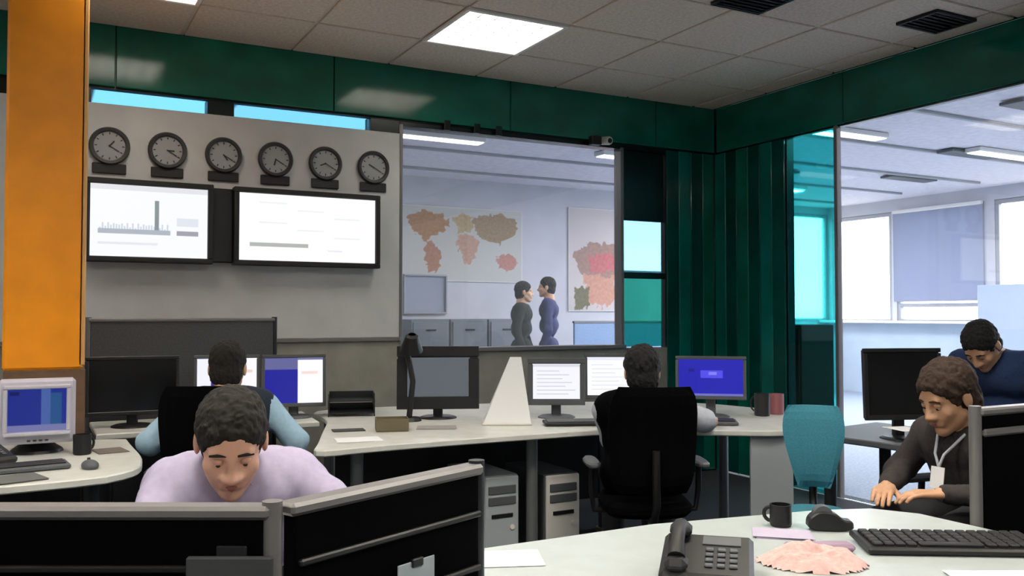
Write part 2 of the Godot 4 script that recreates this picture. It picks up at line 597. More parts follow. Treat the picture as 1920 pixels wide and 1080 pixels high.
# ---------------------------------------------------------------- furniture builders
# an office chair: faces +z, base under the origin
func office_chair(label: String, pos: Vector3, turn: float, m: Material, w := .46, back_lo := .56, back_hi := 1.0, arms := true, taper := .86) -> Node3D:
	var t := thing("office_chair", label, "chair", pos, turn, "")
	for k in 5:
		var a := TAU * k / 5.0 + .3
		var d := V3(sin(a), 0, cos(a))
		var s := st_new()
		tube(s, [d * .03 + V3(0, .1, 0), d * .29 + V3(0, .075, 0)], [.026, .016], 8)
		var leg := part(t, "base_leg", s.commit(), mats.black_plastic)
		var cs := st_new()
		tube(cs, [V3(-.022, 0, 0), V3(.022, 0, 0)], [.028], 12)
		part(leg, "castor", cs.commit(), mats.black_plastic, Transform3D(Basis(Vector3.UP, a), d * .29 + V3(0, .028, 0)))
	var s := st_new()
	tube(s, [V3(0, .09, 0), V3(0, .3, 0), V3(0, .3, 0), V3(0, .4, 0)], [.028, .028, .016, .016], 12)
	part(t, "gas_column", s.commit(), mats.dark_metal)
	s = st_new()
	var poly := PackedVector2Array([Vector2(-w * .5, -.2), Vector2(w * .5, -.2), Vector2(w * .52, .12), Vector2(w * .42, .25), Vector2(-w * .42, .25), Vector2(-w * .52, .12)])
	slab(s, smooth_poly(poly, 3), .4, .47, .022)
	part(t, "seat", s.commit(), m)
	# backrest: a curved padded shell
	s = st_new()
	var rows := 12
	var cols := 10
	var grid := []
	for side in [0, 1]:
		var gr := []
		for i in rows + 1:
			var v := float(i) / rows
			var y := lerpf(back_lo, back_hi, v)
			var edge := 1.0 - pow(absf(v * 2.0 - 1.0), 5.0) * .2
			var hw := w * .5 * lerpf(taper, 1.0, smoothstep(0.0, .75, v)) * edge
			var row := []
			for q in cols + 1:
				var u := float(q) / cols * 2.0 - 1.0
				var zz := -.225 - .05 * v + .035 * u * u + .02 * sin(v * PI)
				var th := .022 * (1.0 - pow(absf(u), 6.0)) * (1.0 - pow(absf(v * 2.0 - 1.0), 8.0)) + .004
				row.append(V3(u * hw, y, zz + (th if side == 0 else -th)))
			gr.append(row)
		grid.append(gr)
	for side in [0, 1]:
		for i in rows:
			for q in cols:
				var g = grid[side]
				quad(s, g[i][q], g[i][q + 1], g[i + 1][q + 1], g[i + 1][q], V3(0, 0, 1.0 if side == 0 else -1.0))
	for i in rows:
		quad(s, grid[0][i][0], grid[0][i + 1][0], grid[1][i + 1][0], grid[1][i][0], V3(-1, 0, 0))
		quad(s, grid[0][i][cols], grid[0][i + 1][cols], grid[1][i + 1][cols], grid[1][i][cols], V3(1, 0, 0))
	for q in cols:
		quad(s, grid[0][0][q], grid[0][0][q + 1], grid[1][0][q + 1], grid[1][0][q], V3(0, -1, 0))
		quad(s, grid[0][rows][q], grid[0][rows][q + 1], grid[1][rows][q + 1], grid[1][rows][q], V3(0, 1, 0))
	part(t, "backrest", s.commit(), m)
	s = st_new()
	tube(s, [V3(0, .39, -.05), V3(0, .4, -.22), V3(0, .48, -.28), V3(0, back_lo + .2, -.27)], [.018], 8)
	part(t, "back_support", s.commit(), mats.black_plastic)
	if arms:
		for sd in [-1.0, 1.0]:
			s = st_new()
			tube(s, [V3(.12 * sd, .4, 0), V3(w * .6 * sd, .41, 0), V3(w * .63 * sd, .5, -.01), V3(w * .63 * sd, .62, -.02)], [.014], 8)
			var arm := part(t, "armrest", s.commit(), mats.black_plastic)
			s = st_new()
			slab(s, smooth_poly(PackedVector2Array([Vector2(-.035, -.13), Vector2(.035, -.13), Vector2(.035, .12), Vector2(-.035, .12)]), 2), .62, .645, .008)
			part(arm, "arm_pad", s.commit(), mats.pad_grey, at(w * .63 * sd, 0, -.01))
	return t

# a flat display on a foot: faces +z, stands on the origin
func flat_monitor(label: String, pos: Vector3, turn: float, w: float, h: float, lift: float, frame: Material, screen: Material, bez := .018, tilt := -.05) -> Node3D:
	var t := thing("computer_monitor", label, "monitor", pos, turn)
	var s := st_new()
	lathe(s, [Vector2(0, .012), Vector2(.09, .012), Vector2(.105, .006), Vector2(.108, 0), Vector2(0, 0)], 28)
	part(t, "foot", s.commit(), frame)
	s = st_new()
	box(s, V3(.055, lift + h * .4, .03), at(0, (lift + h * .4) * .5, -.045, 0, 0.0), .006)
	part(t, "neck", s.commit(), frame)
	var body := Transform3D(Basis(Vector3.RIGHT, tilt), V3(0, lift + h * .5, 0))
	s = st_new()
	box(s, V3(w - .01, h - .01, .03), at(0, 0, -.014), .006)
	box(s, V3(w * .6, h * .6, .03), at(0, 0, -.035), .01)
	var cs := part(t, "casing", s.commit(), frame, body)
	s = st_new()
	for q in [[V3(w, bez, .016), V3(0, h * .5 - bez * .5, 0)], [V3(w, bez * 1.2, .016), V3(0, -h * .5 + bez * .6, 0)], [V3(bez, h - bez * 2.2, .016), V3(-w * .5 + bez * .5, -bez * .1, 0)], [V3(bez, h - bez * 2.2, .016), V3(w * .5 - bez * .5, -bez * .1, 0)]]:
		box(s, q[0], Transform3D(Basis.IDENTITY, q[1]), .003)
	part(cs, "bezel", s.commit(), frame)
	part(cs, "screen", face_mesh(w - bez * 1.8, h - bez * 2.0), screen, at(0, -bez * .1, .0035))
	return t

func desk_legs(t: Node3D, pts: Array, m: Material, top := .7) -> void:
	for p in pts:
		var s := st_new()
		tube(s, [V3(p.x, 0.02, p.y), V3(p.x, top, p.y)], [.03], 14)
		var lg := part(t, "leg", s.commit(), m)
		s = st_new()
		lathe(s, [Vector2(0, .02), Vector2(.045, .02), Vector2(.05, 0), Vector2(0, 0)], 16, at(p.x, 0, p.y))
		part(lg, "foot", s.commit(), m)

# a computer tower on the floor: front faces +z
func tower(label: String, pos: Vector3, turn: float, w: float, h: float, m: Material, fm: Material) -> void:
	var t := thing("computer_tower", label, "computer", pos, turn)
	part(t, "case", box_mesh(V3(w, h, .44), .006), m, at(0, h * .5 + .01, -.22))
	part(t, "front_panel", box_mesh(V3(w * .96, h * .98, .02), .006), fm, at(0, h * .5 + .01, .008))
	for k in 2:
		part(t, "drive_bay", box_mesh(V3(w * .78, .042, .01), .003), mats.pad_grey, at(0, h - .06 - k * .055, .018))
	part(t, "drive_slot", box_mesh(V3(w * .6, .02, .01), .002), mats.black_plastic, at(0, h - .19, .018))
	var s := st_new()
	tube(s, [V3(0, 0, 0), V3(0, 0, .008)], [.013], 14)
	part(t, "power_button", s.commit(), mats.white_plastic, at(w * .28, h - .25, .016))
	for k in 5:
		part(t, "vent_slot", box_mesh(V3(w * .6, .006, .006), .001), mats.black_plastic, at(0, .06 + k * .02, .017))

# keyboard: front edge towards +z, rests on the origin
func keyboard(label: String, pos: Vector3, turn: float, w: float, d: float, m: Material, km: Material, with_keys: bool) -> void:
	var t := thing("keyboard", label, "keyboard", pos, turn)
	var tilt := at(0, .014, 0, 0, .05)
	part(t, "body", box_mesh(V3(w, .018, d), .005), m, tilt)
	if with_keys:
		var rows := 5
		var n := 15
		var kw := (w - .03) / n
		var kd := (d - .03) / rows
		var km_ := box_mesh(V3(kw * .86, .01, kd * .84), .0025)
		var sp := box_mesh(V3(kw * 5.6, .01, kd * .84), .0025)
		for r in rows:
			var x := 0
			while x < n:
				if r == rows - 1 and x == 4:
					part(t, "space_bar", sp, km, tilt * at(-w * .5 + .015 + kw * 7.0, .012, -d * .5 + .015 + kd * (r + .5)))
					x += 6
					continue
				part(t, "key", km_, km, tilt * at(-w * .5 + .015 + kw * (x + .5), .012, -d * .5 + .015 + kd * (r + .5)))
				x += 1
	else:
		for r in 4:
			part(t, "key_row", box_mesh(V3(w - .03, .008, (d - .03) / 4.0 * .8), .002), km, tilt * at(0, .011, -d * .5 + .015 + (d - .03) / 4.0 * (r + .5)))

func paper(label: String, pos: Vector3, turn: float, w: float, d: float, m: Material, sheets := 3, called := "paper_sheets") -> void:
	var t := thing(called, label, "paper", pos, turn)
	for k in sheets:
		part(t, "sheet", box_mesh(V3(w, .0012, d), .0003), m, at(rng.randf_range(-.006, .006), .001 + k * .0014, rng.randf_range(-.006, .006), rng.randf_range(-.05, .05)))

func mug(label: String, pos: Vector3, turn: float, r: float, h: float, m: Material) -> void:
	var t := thing("mug", label, "mug", pos, turn)
	var s := st_new()
	lathe(s, [Vector2(0, 0), Vector2(r * .9, 0), Vector2(r, .006), Vector2(r, h), Vector2(r - .004, h), Vector2(r - .005, .01), Vector2(0, .008)], 26)
	part(t, "cup", s.commit(), m)
	s = st_new()
	var pts := []
	for i in 9:
		var a := -PI * .5 + PI * i / 8.0
		pts.append(V3(r - .003 + cos(a) * r * .62, h * .52 + sin(a) * h * .32, 0))
	tube(s, pts, [.0055], 8)
	part(t, "handle", s.commit(), m)

# desk phone: faces +z
func phone(label: String, pos: Vector3, turn: float, sc := 1.0) -> void:
	var t := thing("telephone", label, "telephone", pos, turn)
	var s := st_new()
	var tilt := at(0, .042, 0, 0, .22)
	box(s, V3(.2, .035, .2) * sc, tilt, .01)
	part(t, "base", s.commit(), mats.black_plastic)
	s = st_new()
	tube(s, [V3(0, 0, -.075) * sc, V3(0, .018, -.03) * sc, V3(0, .018, .03) * sc, V3(0, 0, .075) * sc], [.02 * sc, .015 * sc, .015 * sc, .02 * sc], 12)
	box(s, V3(.05, .03, .05) * sc, at(0, -.008, -.08 * sc), .012)
	box(s, V3(.05, .03, .05) * sc, at(0, -.008, .08 * sc), .012)
	part(t, "handset", s.commit(), mats.black_soft, tilt * at(-.062 * sc, .042 * sc, 0))
	part(t, "display", box_mesh(V3(.085, .004, .04) * sc, .001), mats.pad_grey, tilt * at(.03 * sc, .019 * sc, -.06 * sc))
	var km := box_mesh(V3(.018, .006, .014) * sc, .002)
	for r in 4:
		for q in 3:
			part(t, "button", km, mats.pad_grey, tilt * at((.005 + q * .026) * sc, .02 * sc, (-.015 + r * .024) * sc))

# ---------------------------------------------------------------- screens and prints
func im_new(w: int, h: int, col: Color) -> Image:
	var im := Image.create(w, h, false, Image.FORMAT_RGB8)
	im.fill(col)
	return im

func rect(im: Image, x: int, y: int, w: int, h: int, col: Color) -> void:
	im.fill_rect(Rect2i(x, y, w, h), col)

func blob(im: Image, pts: Array, col: Color) -> void:
	var p := PackedVector2Array()
	for q in pts:
		p.append(Vector2(q[0], q[1]))
	var n := FastNoiseLite.new()
	n.seed = 9
	n.frequency = .06
	for y in im.get_height():
		for x in im.get_width():
			var q := Vector2(x + n.get_noise_2d(x, y) * 8.0, y + n.get_noise_2d(x + 99.0, y) * 8.0)
			if Geometry2D.is_point_in_polygon(q, p):
				var v := n.get_noise_2d(x * 2.5, y * 2.5) * .07
				im.set_pixel(x, y, Color(col.r + v, col.g + v, col.b + v))

# ================================================================ the scene
const WB := -5.9      # back wall
const WR := 5.13      # glazed wall on the right
const CEIL := 3.08
const FARZ := -11.35
const WINX := 12.5
const CEIL2 := 3.22

func _ready() -> void:
	rng.seed = 11
	# camera
	var cam := Camera3D.new()
	cam.name = "camera"
	add_child(cam)
	cam.position = V3(0, 1.32, 0)
	cam.rotation = V3(atan(50.0 / 1673.0), -deg_to_rad(28.2), 0)
	cam.fov = 35.777
	cam.near = 0.05
	cam.far = 200.0
	cam.current = true
	# sky and exposure
	var we := WorldEnvironment.new()
	we.name = "environment"
	var env := Environment.new()
	var sky := Sky.new()
	var ps := ProceduralSkyMaterial.new()
	ps.sky_top_color = c(205, 220, 238)
	ps.sky_horizon_color = c(240, 245, 250)
	ps.ground_horizon_color = c(225, 230, 235)
	ps.ground_bottom_color = c(120, 122, 120)
	sky.sky_material = ps
	env.background_mode = Environment.BG_SKY
	env.sky = sky
	env.background_energy_multiplier = 13.0
	env.tonemap_mode = Environment.TONE_MAPPER_LINEAR
	env.tonemap_exposure = 1.12
	env.sdfgi_enabled = true
	env.ssao_enabled = true
	env.ssil_enabled = true
	we.environment = env
	add_child(we)

	make_materials()
	build_room()
	build_far_room()
	build_lights()
	make_heads()
	build_wall_things()
	build_desks()
	build_people()
	build_small_things()

const PANEL_ENERGY := 6.0

func ceiling_light(label: String, group: String, x: float, y: float, z: float, sx: float, sz: float, energy: float) -> void:
	var t := thing("ceiling_light", label, "ceiling light", V3(x, y, z), 0.0, group)
	var s := st_new()
	for q in [[V3(sx, .02, .025), V3(0, 0, sz * .5 - .0125)], [V3(sx, .02, .025), V3(0, 0, -sz * .5 + .0125)], [V3(.025, .02, sz - .05), V3(sx * .5 - .0125, 0, 0)], [V3(.025, .02, sz - .05), V3(-sx * .5 + .0125, 0, 0)]]:
		box(s, q[0], Transform3D(Basis.IDENTITY, q[1]), .003)
	part(t, "frame", s.commit(), mats.white_metal)
	part(t, "diffuser", box_mesh(V3(sx - .05, .006, sz - .05), .001), mats.lamp_glow, at(0, .075, 0))
	for q in [[V3(sx - .05, .085, .006), V3(0, .045, sz * .5 - .022)], [V3(sx - .05, .085, .006), V3(0, .045, -sz * .5 + .022)], [V3(.006, .085, sz - .05), V3(sx * .5 - .022, .045, 0)], [V3(.006, .085, sz - .05), V3(-sx * .5 + .022, .045, 0)]]:
		part(t, "housing_side", box_mesh(q[0], .001), mats.white_metal, Transform3D(Basis.IDENTITY, q[1]))
	for i in 5:
		part(t, "louvre_blade", box_mesh(V3(.005, .034, sz - .06), .001), mats.louvre, at((i - 2) * .107, .02, 0))
		part(t, "louvre_blade", box_mesh(V3(sx - .06, .034, .005), .001), mats.louvre, at(0, .02, (i - 2) * .107))
	var l := AreaLight3D.new()
	l.name = "lamp"
	l.area_size = Vector2(sx - .06, sz - .06)
	l.light_energy = energy
	l.light_color = c(255, 246, 232)
	l.shadow_enabled = true
	l.area_range = 20.0
	t.add_child(l)
	l.position = V3(0, .066, 0)
	l.rotation.x = -PI / 2

func build_lights() -> void:
	ceiling_light("bright square light panel set in the tiled ceiling", "", 2.5, CEIL - .012, -4.9, .68, .68, 1.2)
	for p in [Vector2(.46, -4.9), Vector2(-1.58, -4.9), Vector2(-1.58, -2.86), Vector2(.46, -2.18), Vector2(2.5, -2.18), Vector2(-1.58, .54), Vector2(.46, .54), Vector2(2.5, .54)]:
		ceiling_light("square ceiling light panel over the desks outside the picture", "ceiling lights over the near desks", p.x, CEIL - .012, p.y, .68, .68, 1.2 if p.y < -4.0 else PANEL_ENERGY)
	for p in [Vector2(3.6, -8.6), Vector2(6.4, -8.6), Vector2(9.4, -9.6), Vector2(7.2, -6.4), Vector2(10.0, -6.4), Vector2(7.4, -3.4), Vector2(10.2, -3.4)]:
		far_light(p.x, p.y, 12.0 if p.x > 9.0 else 4.0)
	for q in [[.92, 1.0], [2.26, 1.36]]:
		var t := thing("ceiling_panel", ["shorter", "longer"][int(q[0] > 1.0)] + " luminous ceiling panel beyond the wall, seen through the blue strip of glass", "ceiling light", V3(q[0], CEIL2 - .012, -8.43))
		part(t, "frame", box_mesh(V3(q[1] + .04, .018, .7), .004), mats.white_metal, at(0, .004, 0))
		part(t, "diffuser", box_mesh(V3(q[1], .006, .66), .001), mats.lamp_soft, at(0, -.007, 0))
		var l := AreaLight3D.new()
		l.name = "lamp"
		l.area_size = Vector2(q[1] - .02, .64)
		l.light_energy = .16
		l.light_color = c(255, 252, 250)
		l.shadow_enabled = true
		l.area_range = 20.0
		t.add_child(l)
		l.position = V3(0, -.014, 0)
		l.rotation.x = -PI / 2

func far_light(x: float, z: float, energy: float) -> void:
	var t := thing("strip_light", "white strip light on the ceiling of the daylit room beyond", "ceiling light", V3(x, CEIL2 - .03, z), 0.0, "strip lights in the daylit room")
	part(t, "housing", box_mesh(V3(1.3, .05, .2), .008), mats.white_metal)
	part(t, "diffuser", box_mesh(V3(1.26, .012, .16), .004), mats.lamp_glow, at(0, -.028, 0))
	var l := AreaLight3D.new()
	l.name = "lamp"
	l.area_size = Vector2(1.2, .14)
	l.light_energy = energy
	l.light_color = c(250, 248, 255)
	l.shadow_enabled = true
	l.area_range = 20.0
	t.add_child(l)
	l.position = V3(0, -.045, 0)
	l.rotation.x = -PI / 2

func make_materials() -> void:
	mats.black_plastic = mat(c(16, 16, 17), .45)
	mats.black_soft = mat(c(20, 20, 22), .6)
	mats.black_fabric = mat(c(9, 9, 11), .95, 0.0, grain(.6, .05, 3), 6.0)
	mats.panel_fabric = mat(c(8, 8, 10), .95, 0.0, grain(.55, .06, 4), 7.0)
	mats.panel_fabric.metallic_specular = .15
	mats.black_fabric.metallic_specular = .15
	mats.grey_fabric = mat(c(84, 86, 88), .95, 0.0, grain(.8, .05, 5), 7.0)
	mats.teal_fabric = mat(c(54, 130, 150), .9, 0.0, grain(.78, .05, 6), 8.0)
	mats.dark_metal = mat(c(52, 54, 57), .4, .7)
	mats.grey_metal = mat(c(120, 124, 126), .42, .55)
	mats.end_grey = mat(c(158, 166, 170), .55)
	mats.rail_grey = mat(c(120, 118, 118), .45, .35)
	mats.pad_grey = mat(c(78, 82, 86), .55)
	mats.white_metal = mat(c(225, 224, 220), .5)
	mats.white_plastic = mat(c(214, 212, 206), .45)
	mats.beige_plastic = mat(c(186, 184, 196), .5)
	mats.worktop = mat(c(214, 216, 210), .38, 0.0, grain(.93, .02, 7), 1.5)
	mats.paper = mat(c(236, 238, 240), .8)
	mats.wall = mat(c(200, 203, 204), .75, 0.0, grain(.94, .015, 8), .7)
	mats.wall_low = mat(c(152, 150, 142), .8, 0.0, grain(.9, .02, 9), .9)
	mats.tile = mat(c(226, 211, 196), .95, 0.0, grain(.86, .09, 10), 1.6)
	mats.tile2 = mat(c(221, 206, 191), .95, 0.0, grain(.86, .09, 12), 1.6)
	mats.tbar = mat(c(206, 193, 180), .7)
	mats.green_gloss = mat(c(18, 122, 102), .12, 0.0, grain(.72, .01, 13), .5)
	mats.green_gloss2 = mat(c(4, 88, 80), .1, 0.0, grain(.72, .01, 14), .5)
	mats.green_gloss3 = mat(c(10, 128, 118), .1, 0.0, grain(.72, .01, 15), .5)
	mats.green_dark = mat(c(3, 26, 25), .25)
	mats.glass = glass_clear(c(225, 240, 240, .06))
	mats.glass_teal = glass_tint(c(62, 196, 190))
	mats.glass_green = glass_tint(c(50, 152, 130))
	mats.glass_deep = glass_tint(c(74, 116, 128))
	mats.glass_blue = glass_tint(c(112, 190, 226))
	mats.carpet = mat(c(70, 74, 82), .98, 0.0, grain(.6, .1, 16), 2.5)
	mats.orange = mat(c(255, 158, 0), .45, 0.0, grain(.93, .02, 17), .8)
	mats.orange_trim = mat(c(214, 160, 92), .4)
	mats.brown = mat(c(112, 84, 62), .6, 0.0, grain(.85, .03, 18), 1.5)
	mats.lamp_glow = mat(c(250, 248, 240), .6)
	mats.lamp_glow.emission_enabled = true
	mats.lamp_glow.emission = c(255, 250, 240)
	mats.lamp_glow.emission_energy_multiplier = 2.2
	mats.louvre = mat(c(190, 190, 190), .25, 1.0)
	mats.lamp_soft = mat(c(250, 250, 250), .6)
	mats.lamp_soft.emission_enabled = true
	mats.lamp_soft.emission = c(255, 252, 250)
	mats.lamp_soft.emission_energy_multiplier = .6
	mats.skin = mat(c(206, 160, 136), .55)
	mats.skin2 = mat(c(196, 152, 120), .55)
	mats.eye_white = mat(c(228, 224, 218), .25)
	mats.iris = mat(c(52, 38, 26), .2)
	mats.lips = mat(c(168, 104, 98), .5)
	mats.hair_dark = mat(c(30, 24, 16), .9, 0.0, grain(.5, .12, 19), 14.0)
	mats.hair_brown = mat(c(68, 48, 34), .85, 0.0, grain(.5, .12, 20), 14.0)
	mats.hair_black = mat(c(14, 13, 13), .85, 0.0, grain(.6, .12, 21), 14.0)
	mats.shirt_lilac = mat(c(168, 160, 187), .85, 0.0, grain(.92, .05, 22), 3.0)
	mats.shirt_blue = mat(c(160, 194, 216), .85, 0.0, grain(.9, .05, 23), 3.0)
	mats.shirt_grey = mat(c(186, 192, 204), .85, 0.0, grain(.9, .05, 24), 3.0)
	mats.navy = mat(c(24, 36, 54), .9, 0.0, grain(.8, .05, 25), 4.0)
	mats.jacket = mat(c(62, 56, 56), .9, 0.0, grain(.7, .05, 26), 4.0)
	mats.blue_top = mat(c(28, 54, 98), .9, 0.0, grain(.75, .05, 27), 4.0)
	mats.violet_top = mat(c(48, 52, 92), .9)
	mats.dark_green = mat(c(15, 19, 16), .9)
	mats.trousers = mat(c(26, 27, 32), .9)
	mats.shoes = mat(c(14, 13, 13), .4)

# ---------------------------------------------------------------- the room itself
func build_room() -> void:
	var s := st_new()
	box(s, V3(8.83, .2, 9.2), at(.715, -.1, -1.35), .002)
	struct_part("floor", s.commit(), mats.carpet)
	# ceiling: deck, grid bars and tiles
	s = st_new()
	box(s, V3(8.83, .12, 9.2), at(.715, CEIL + .16, -1.35), .002)
	var ce := struct_part("ceiling", s.commit(), mats.tbar)
	var ts := .68
	var tm := box_mesh(V3(ts - .022, .014, ts - .022), .004)
	var lamps := [Vector2(2.5, -4.9), Vector2(.46, -4.9), Vector2(-1.58, -4.9), Vector2(-1.58, -2.86), Vector2(.46, -2.18), Vector2(2.5, -2.18), Vector2(-1.58, .54), Vector2(.46, .54), Vector2(2.5, .54)]
	for i in range(-8, 5):
		for k in range(-2, 12):
			var p := Vector2(2.5 + i * ts, -4.9 + k * ts)
			var near := false
			for l in lamps:
				if l.distance_to(p) < .1:
					near = true
			var w0 := maxf(-3.68, p.x - ts / 2); var w1 := minf(WR - .02, p.x + ts / 2)
			var d0 := maxf(WB + .02, p.y - ts / 2); var d1 := minf(3.2, p.y + ts / 2)
			if near or w1 - w0 < .06 or d1 - d0 < .06:
				continue
			var whole := absf(w1 - w0 - ts) < .001 and absf(d1 - d0 - ts) < .001
			part(ce, "ceiling_tile", tm if whole else box_mesh(V3(w1 - w0 - .022, .014, d1 - d0 - .022), .004), mats.tile if (i * 7 + k * 3) % 4 else mats.tile2, at((w0 + w1) / 2, CEIL, (d0 + d1) / 2))
	for i in range(-8, 5):
		part(ce, "grid_bar", box_mesh(V3(.024, .03, 9.1), .002), mats.tbar, at(2.5 + (i + .5) * ts, CEIL + .018, -1.35))
	for k in range(-1, 12):
		part(ce, "grid_bar", box_mesh(V3(8.7, .03, .024), .002), mats.tbar, at(.7, CEIL + .018, -4.9 + (k - .5) * ts))
	# walls behind and beside the camera
	s = st_new()
	box(s, V3(.15, CEIL + .1, 9.2), at(-3.775, CEIL / 2, -1.35), .002)
	struct_part("wall_left", s.commit(), mats.wall)
	s = st_new()
	box(s, V3(8.9, CEIL + .1, .15), at(.7, CEIL / 2, 3.275), .002)
	struct_part("wall_front", s.commit(), mats.wall)
	# back wall: solid part, low wall under the glass
	s = st_new()
	box(s, V3(5.97, 1.46, .14), at(-.715, 1.87, WB - .07), .002)
	struct_part("wall_back", s.commit(), mats.wall)
	s = st_new()
	box(s, V3(5.97, 1.14, .14), at(-.715, .57, WB - .07), .002)
	box(s, V3(2.35, 1.05, .14), at(3.445, .525, WB - .07), .002)
	struct_part("wall_back_low", s.commit(), mats.wall_low)
	s = st_new()
	box(s, V3(5.97, .03, .02), at(-.715, 1.15, WB + .01), .004)
	box(s, V3(1.93, .03, .18), at(3.225, 1.065, WB - .06), .004)
	struct_part("trim_1", s.commit(), mats.rail_grey)
	# dark header with the two clerestory panes
	s = st_new()
	box(s, V3(3.98, .1, .12), at(-1.7, 2.65, WB - .07), .003)
	box(s, V3(.165, .1, .12), at(1.045, 2.65, WB - .07), .003)
	box(s, V3(.22, .1, .12), at(2.16, 2.65, WB - .07), .003)
	box(s, V3(2.35, .04, .12), at(3.445, 2.68, WB - .07), .003)
	struct_part("trim_2", s.commit(), mats.green_dark)
	struct_part("window_1", box_mesh(V3(.672, .1, .012), .001), mats.glass_blue, at(.629, 2.65, WB - .06))
	struct_part("window_2", box_mesh(V3(.922, .1, .012), .001), mats.glass_blue, at(1.589, 2.65, WB - .06))
	# clear pane to the room with the maps
	struct_part("window_3", box_mesh(V3(1.9, 1.58, .01), .001), mats.glass, at(3.225, 1.87, WB - .06))
	s = st_new()
	box(s, V3(.03, 1.6, .1), at(2.275, 1.87, WB - .05), .004)
	box(s, V3(.03, 1.6, .1), at(4.175, 1.87, WB - .05), .004)
	struct_part("trim_3", s.commit(), mats.rail_grey)
	# coloured panes beside it
	struct_part("window_4", box_mesh(V3(.42, .43, .012), .001), mats.glass_deep, at(4.4, 1.875, WB - .06))
	struct_part("window_5", box_mesh(V3(.42, .56, .012), .001), mats.glass_green, at(4.4, 1.34, WB - .06))
	s = st_new()
	box(s, V3(.43, .05, .06), at(4.4, 1.64, WB - .06), .004)
	box(s, V3(.43, .57, .06), at(4.4, 2.375, WB - .06), .004)
	struct_part("trim_4", s.commit(), mats.green_dark)
	# dark green glossy corner: narrow upright panels
	s = st_new()
	box(s, V3(.5, 2.7, .08), at(4.88, 1.35, WB - .06), .002)
	box(s, V3(.08, 2.7, .82), at(WR + .06, 1.35, -5.49), .002)
	box(s, V3(.14, 2.72, .14), at(WR + .06, 1.35, WB - .06), .002)
	var co := struct_part("wall_corner", s.commit(), mats.green_dark)
	var gm := [mats.green_gloss2, mats.green_gloss3, mats.green_gloss2, mats.green_gloss]
	for k in 4:
		part(co, "glass_panel", box_mesh(V3(.122, 2.68, .02), .004), gm[k], at(4.685 + k * .127, 1.35, WB - .008))
	for k in 6:
		part(co, "glass_panel", box_mesh(V3(.02, 2.68, .129), .004), gm[(k + 1) % 4], at(WR + .008, 1.35, WB + .075 + k * .134))
	# glazed wall on the right
	struct_part("window_6", box_mesh(V3(.012, 2.7, .49), .001), mats.glass_teal, at(WR + .03, 1.35, -4.855))
	struct_part("window_7", box_mesh(V3(.012, 2.7, 3.6), .001), mats.glass, at(WR + .03, 1.35, -2.77))
	s = st_new()
	box(s, V3(.05, 2.7, .03), at(WR + .03, 1.35, -4.595), .004)
	box(s, V3(.05, 2.7, .03), at(WR + .03, 1.35, -.97), .004)
	struct_part("trim_5", s.commit(), mats.rail_grey)
	s = st_new()
	box(s, V3(.12, 2.72, 4.2), at(WR + .06, 1.35, 1.15), .002)
	struct_part("wall_right", s.commit(), mats.wall)
	# fascia boards below the ceiling
	s = st_new()
	box(s, V3(8.9, .62, .05), at(.78, 3.0, WB - .03), .002)
	var f1 := struct_part("trim_6", s.commit(), mats.green_dark)
	var x := -3.66
	var k := 0
	while x < WR - .05:
		var w := minf(1.36, WR - .01 - x)
		part(f1, "fascia_panel", box_mesh(V3(w - .006, .375, .024), .004), mats.green_gloss, at(x + w / 2, 2.89, WB + .012))
		x += 1.36
		k += 1
	s = st_new()
	box(s, V3(.05, .62, 9.15), at(WR + .05, 3.0, -1.36), .002)
	var f2 := struct_part("trim_7", s.commit(), mats.green_dark)
	var z := WB + .03
	while z < 3.1:
		part(f2, "fascia_panel", box_mesh(V3(.024, .375, 1.354), .004), mats.green_gloss, at(WR + .008, 2.89, z + .68))
		z += 1.36
	for q in [2.62, 2.86, 3.04]:
		part(f1, "glass_clip", box_mesh(V3(.05, .07, .03), .006), mats.green_dark, at(q, 2.69, WB + .02))
	# orange column
	s = st_new()
	box(s, V3(.34, 2.03, .36), at(.045, 2.075, -4.93), .012)
	var col := struct_part("column", s.commit(), mats.orange)
	part(col, "corner_trim", box_mesh(V3(.03, 2.0, .03), .006), mats.orange_trim, at(.206, 2.075, -4.765))
	part(col, "plinth", box_mesh(V3(.345, 1.06, .35), .006), mats.brown, at(.0525, .53, -4.93))

func win_frame(s: SurfaceTool, at0: Transform3D, w: float, h: float, t := .06) -> void:
	box(s, V3(w, t, .08), at0 * at(0, h / 2 - t / 2, 0), .004)
	box(s, V3(w, t, .08), at0 * at(0, -h / 2 + t / 2, 0), .004)
	box(s, V3(t, h - 2 * t, .08), at0 * at(w / 2 - t / 2, 0, 0), .004)
	box(s, V3(t, h - 2 * t, .08), at0 * at(-w / 2 + t / 2, 0, 0), .004)

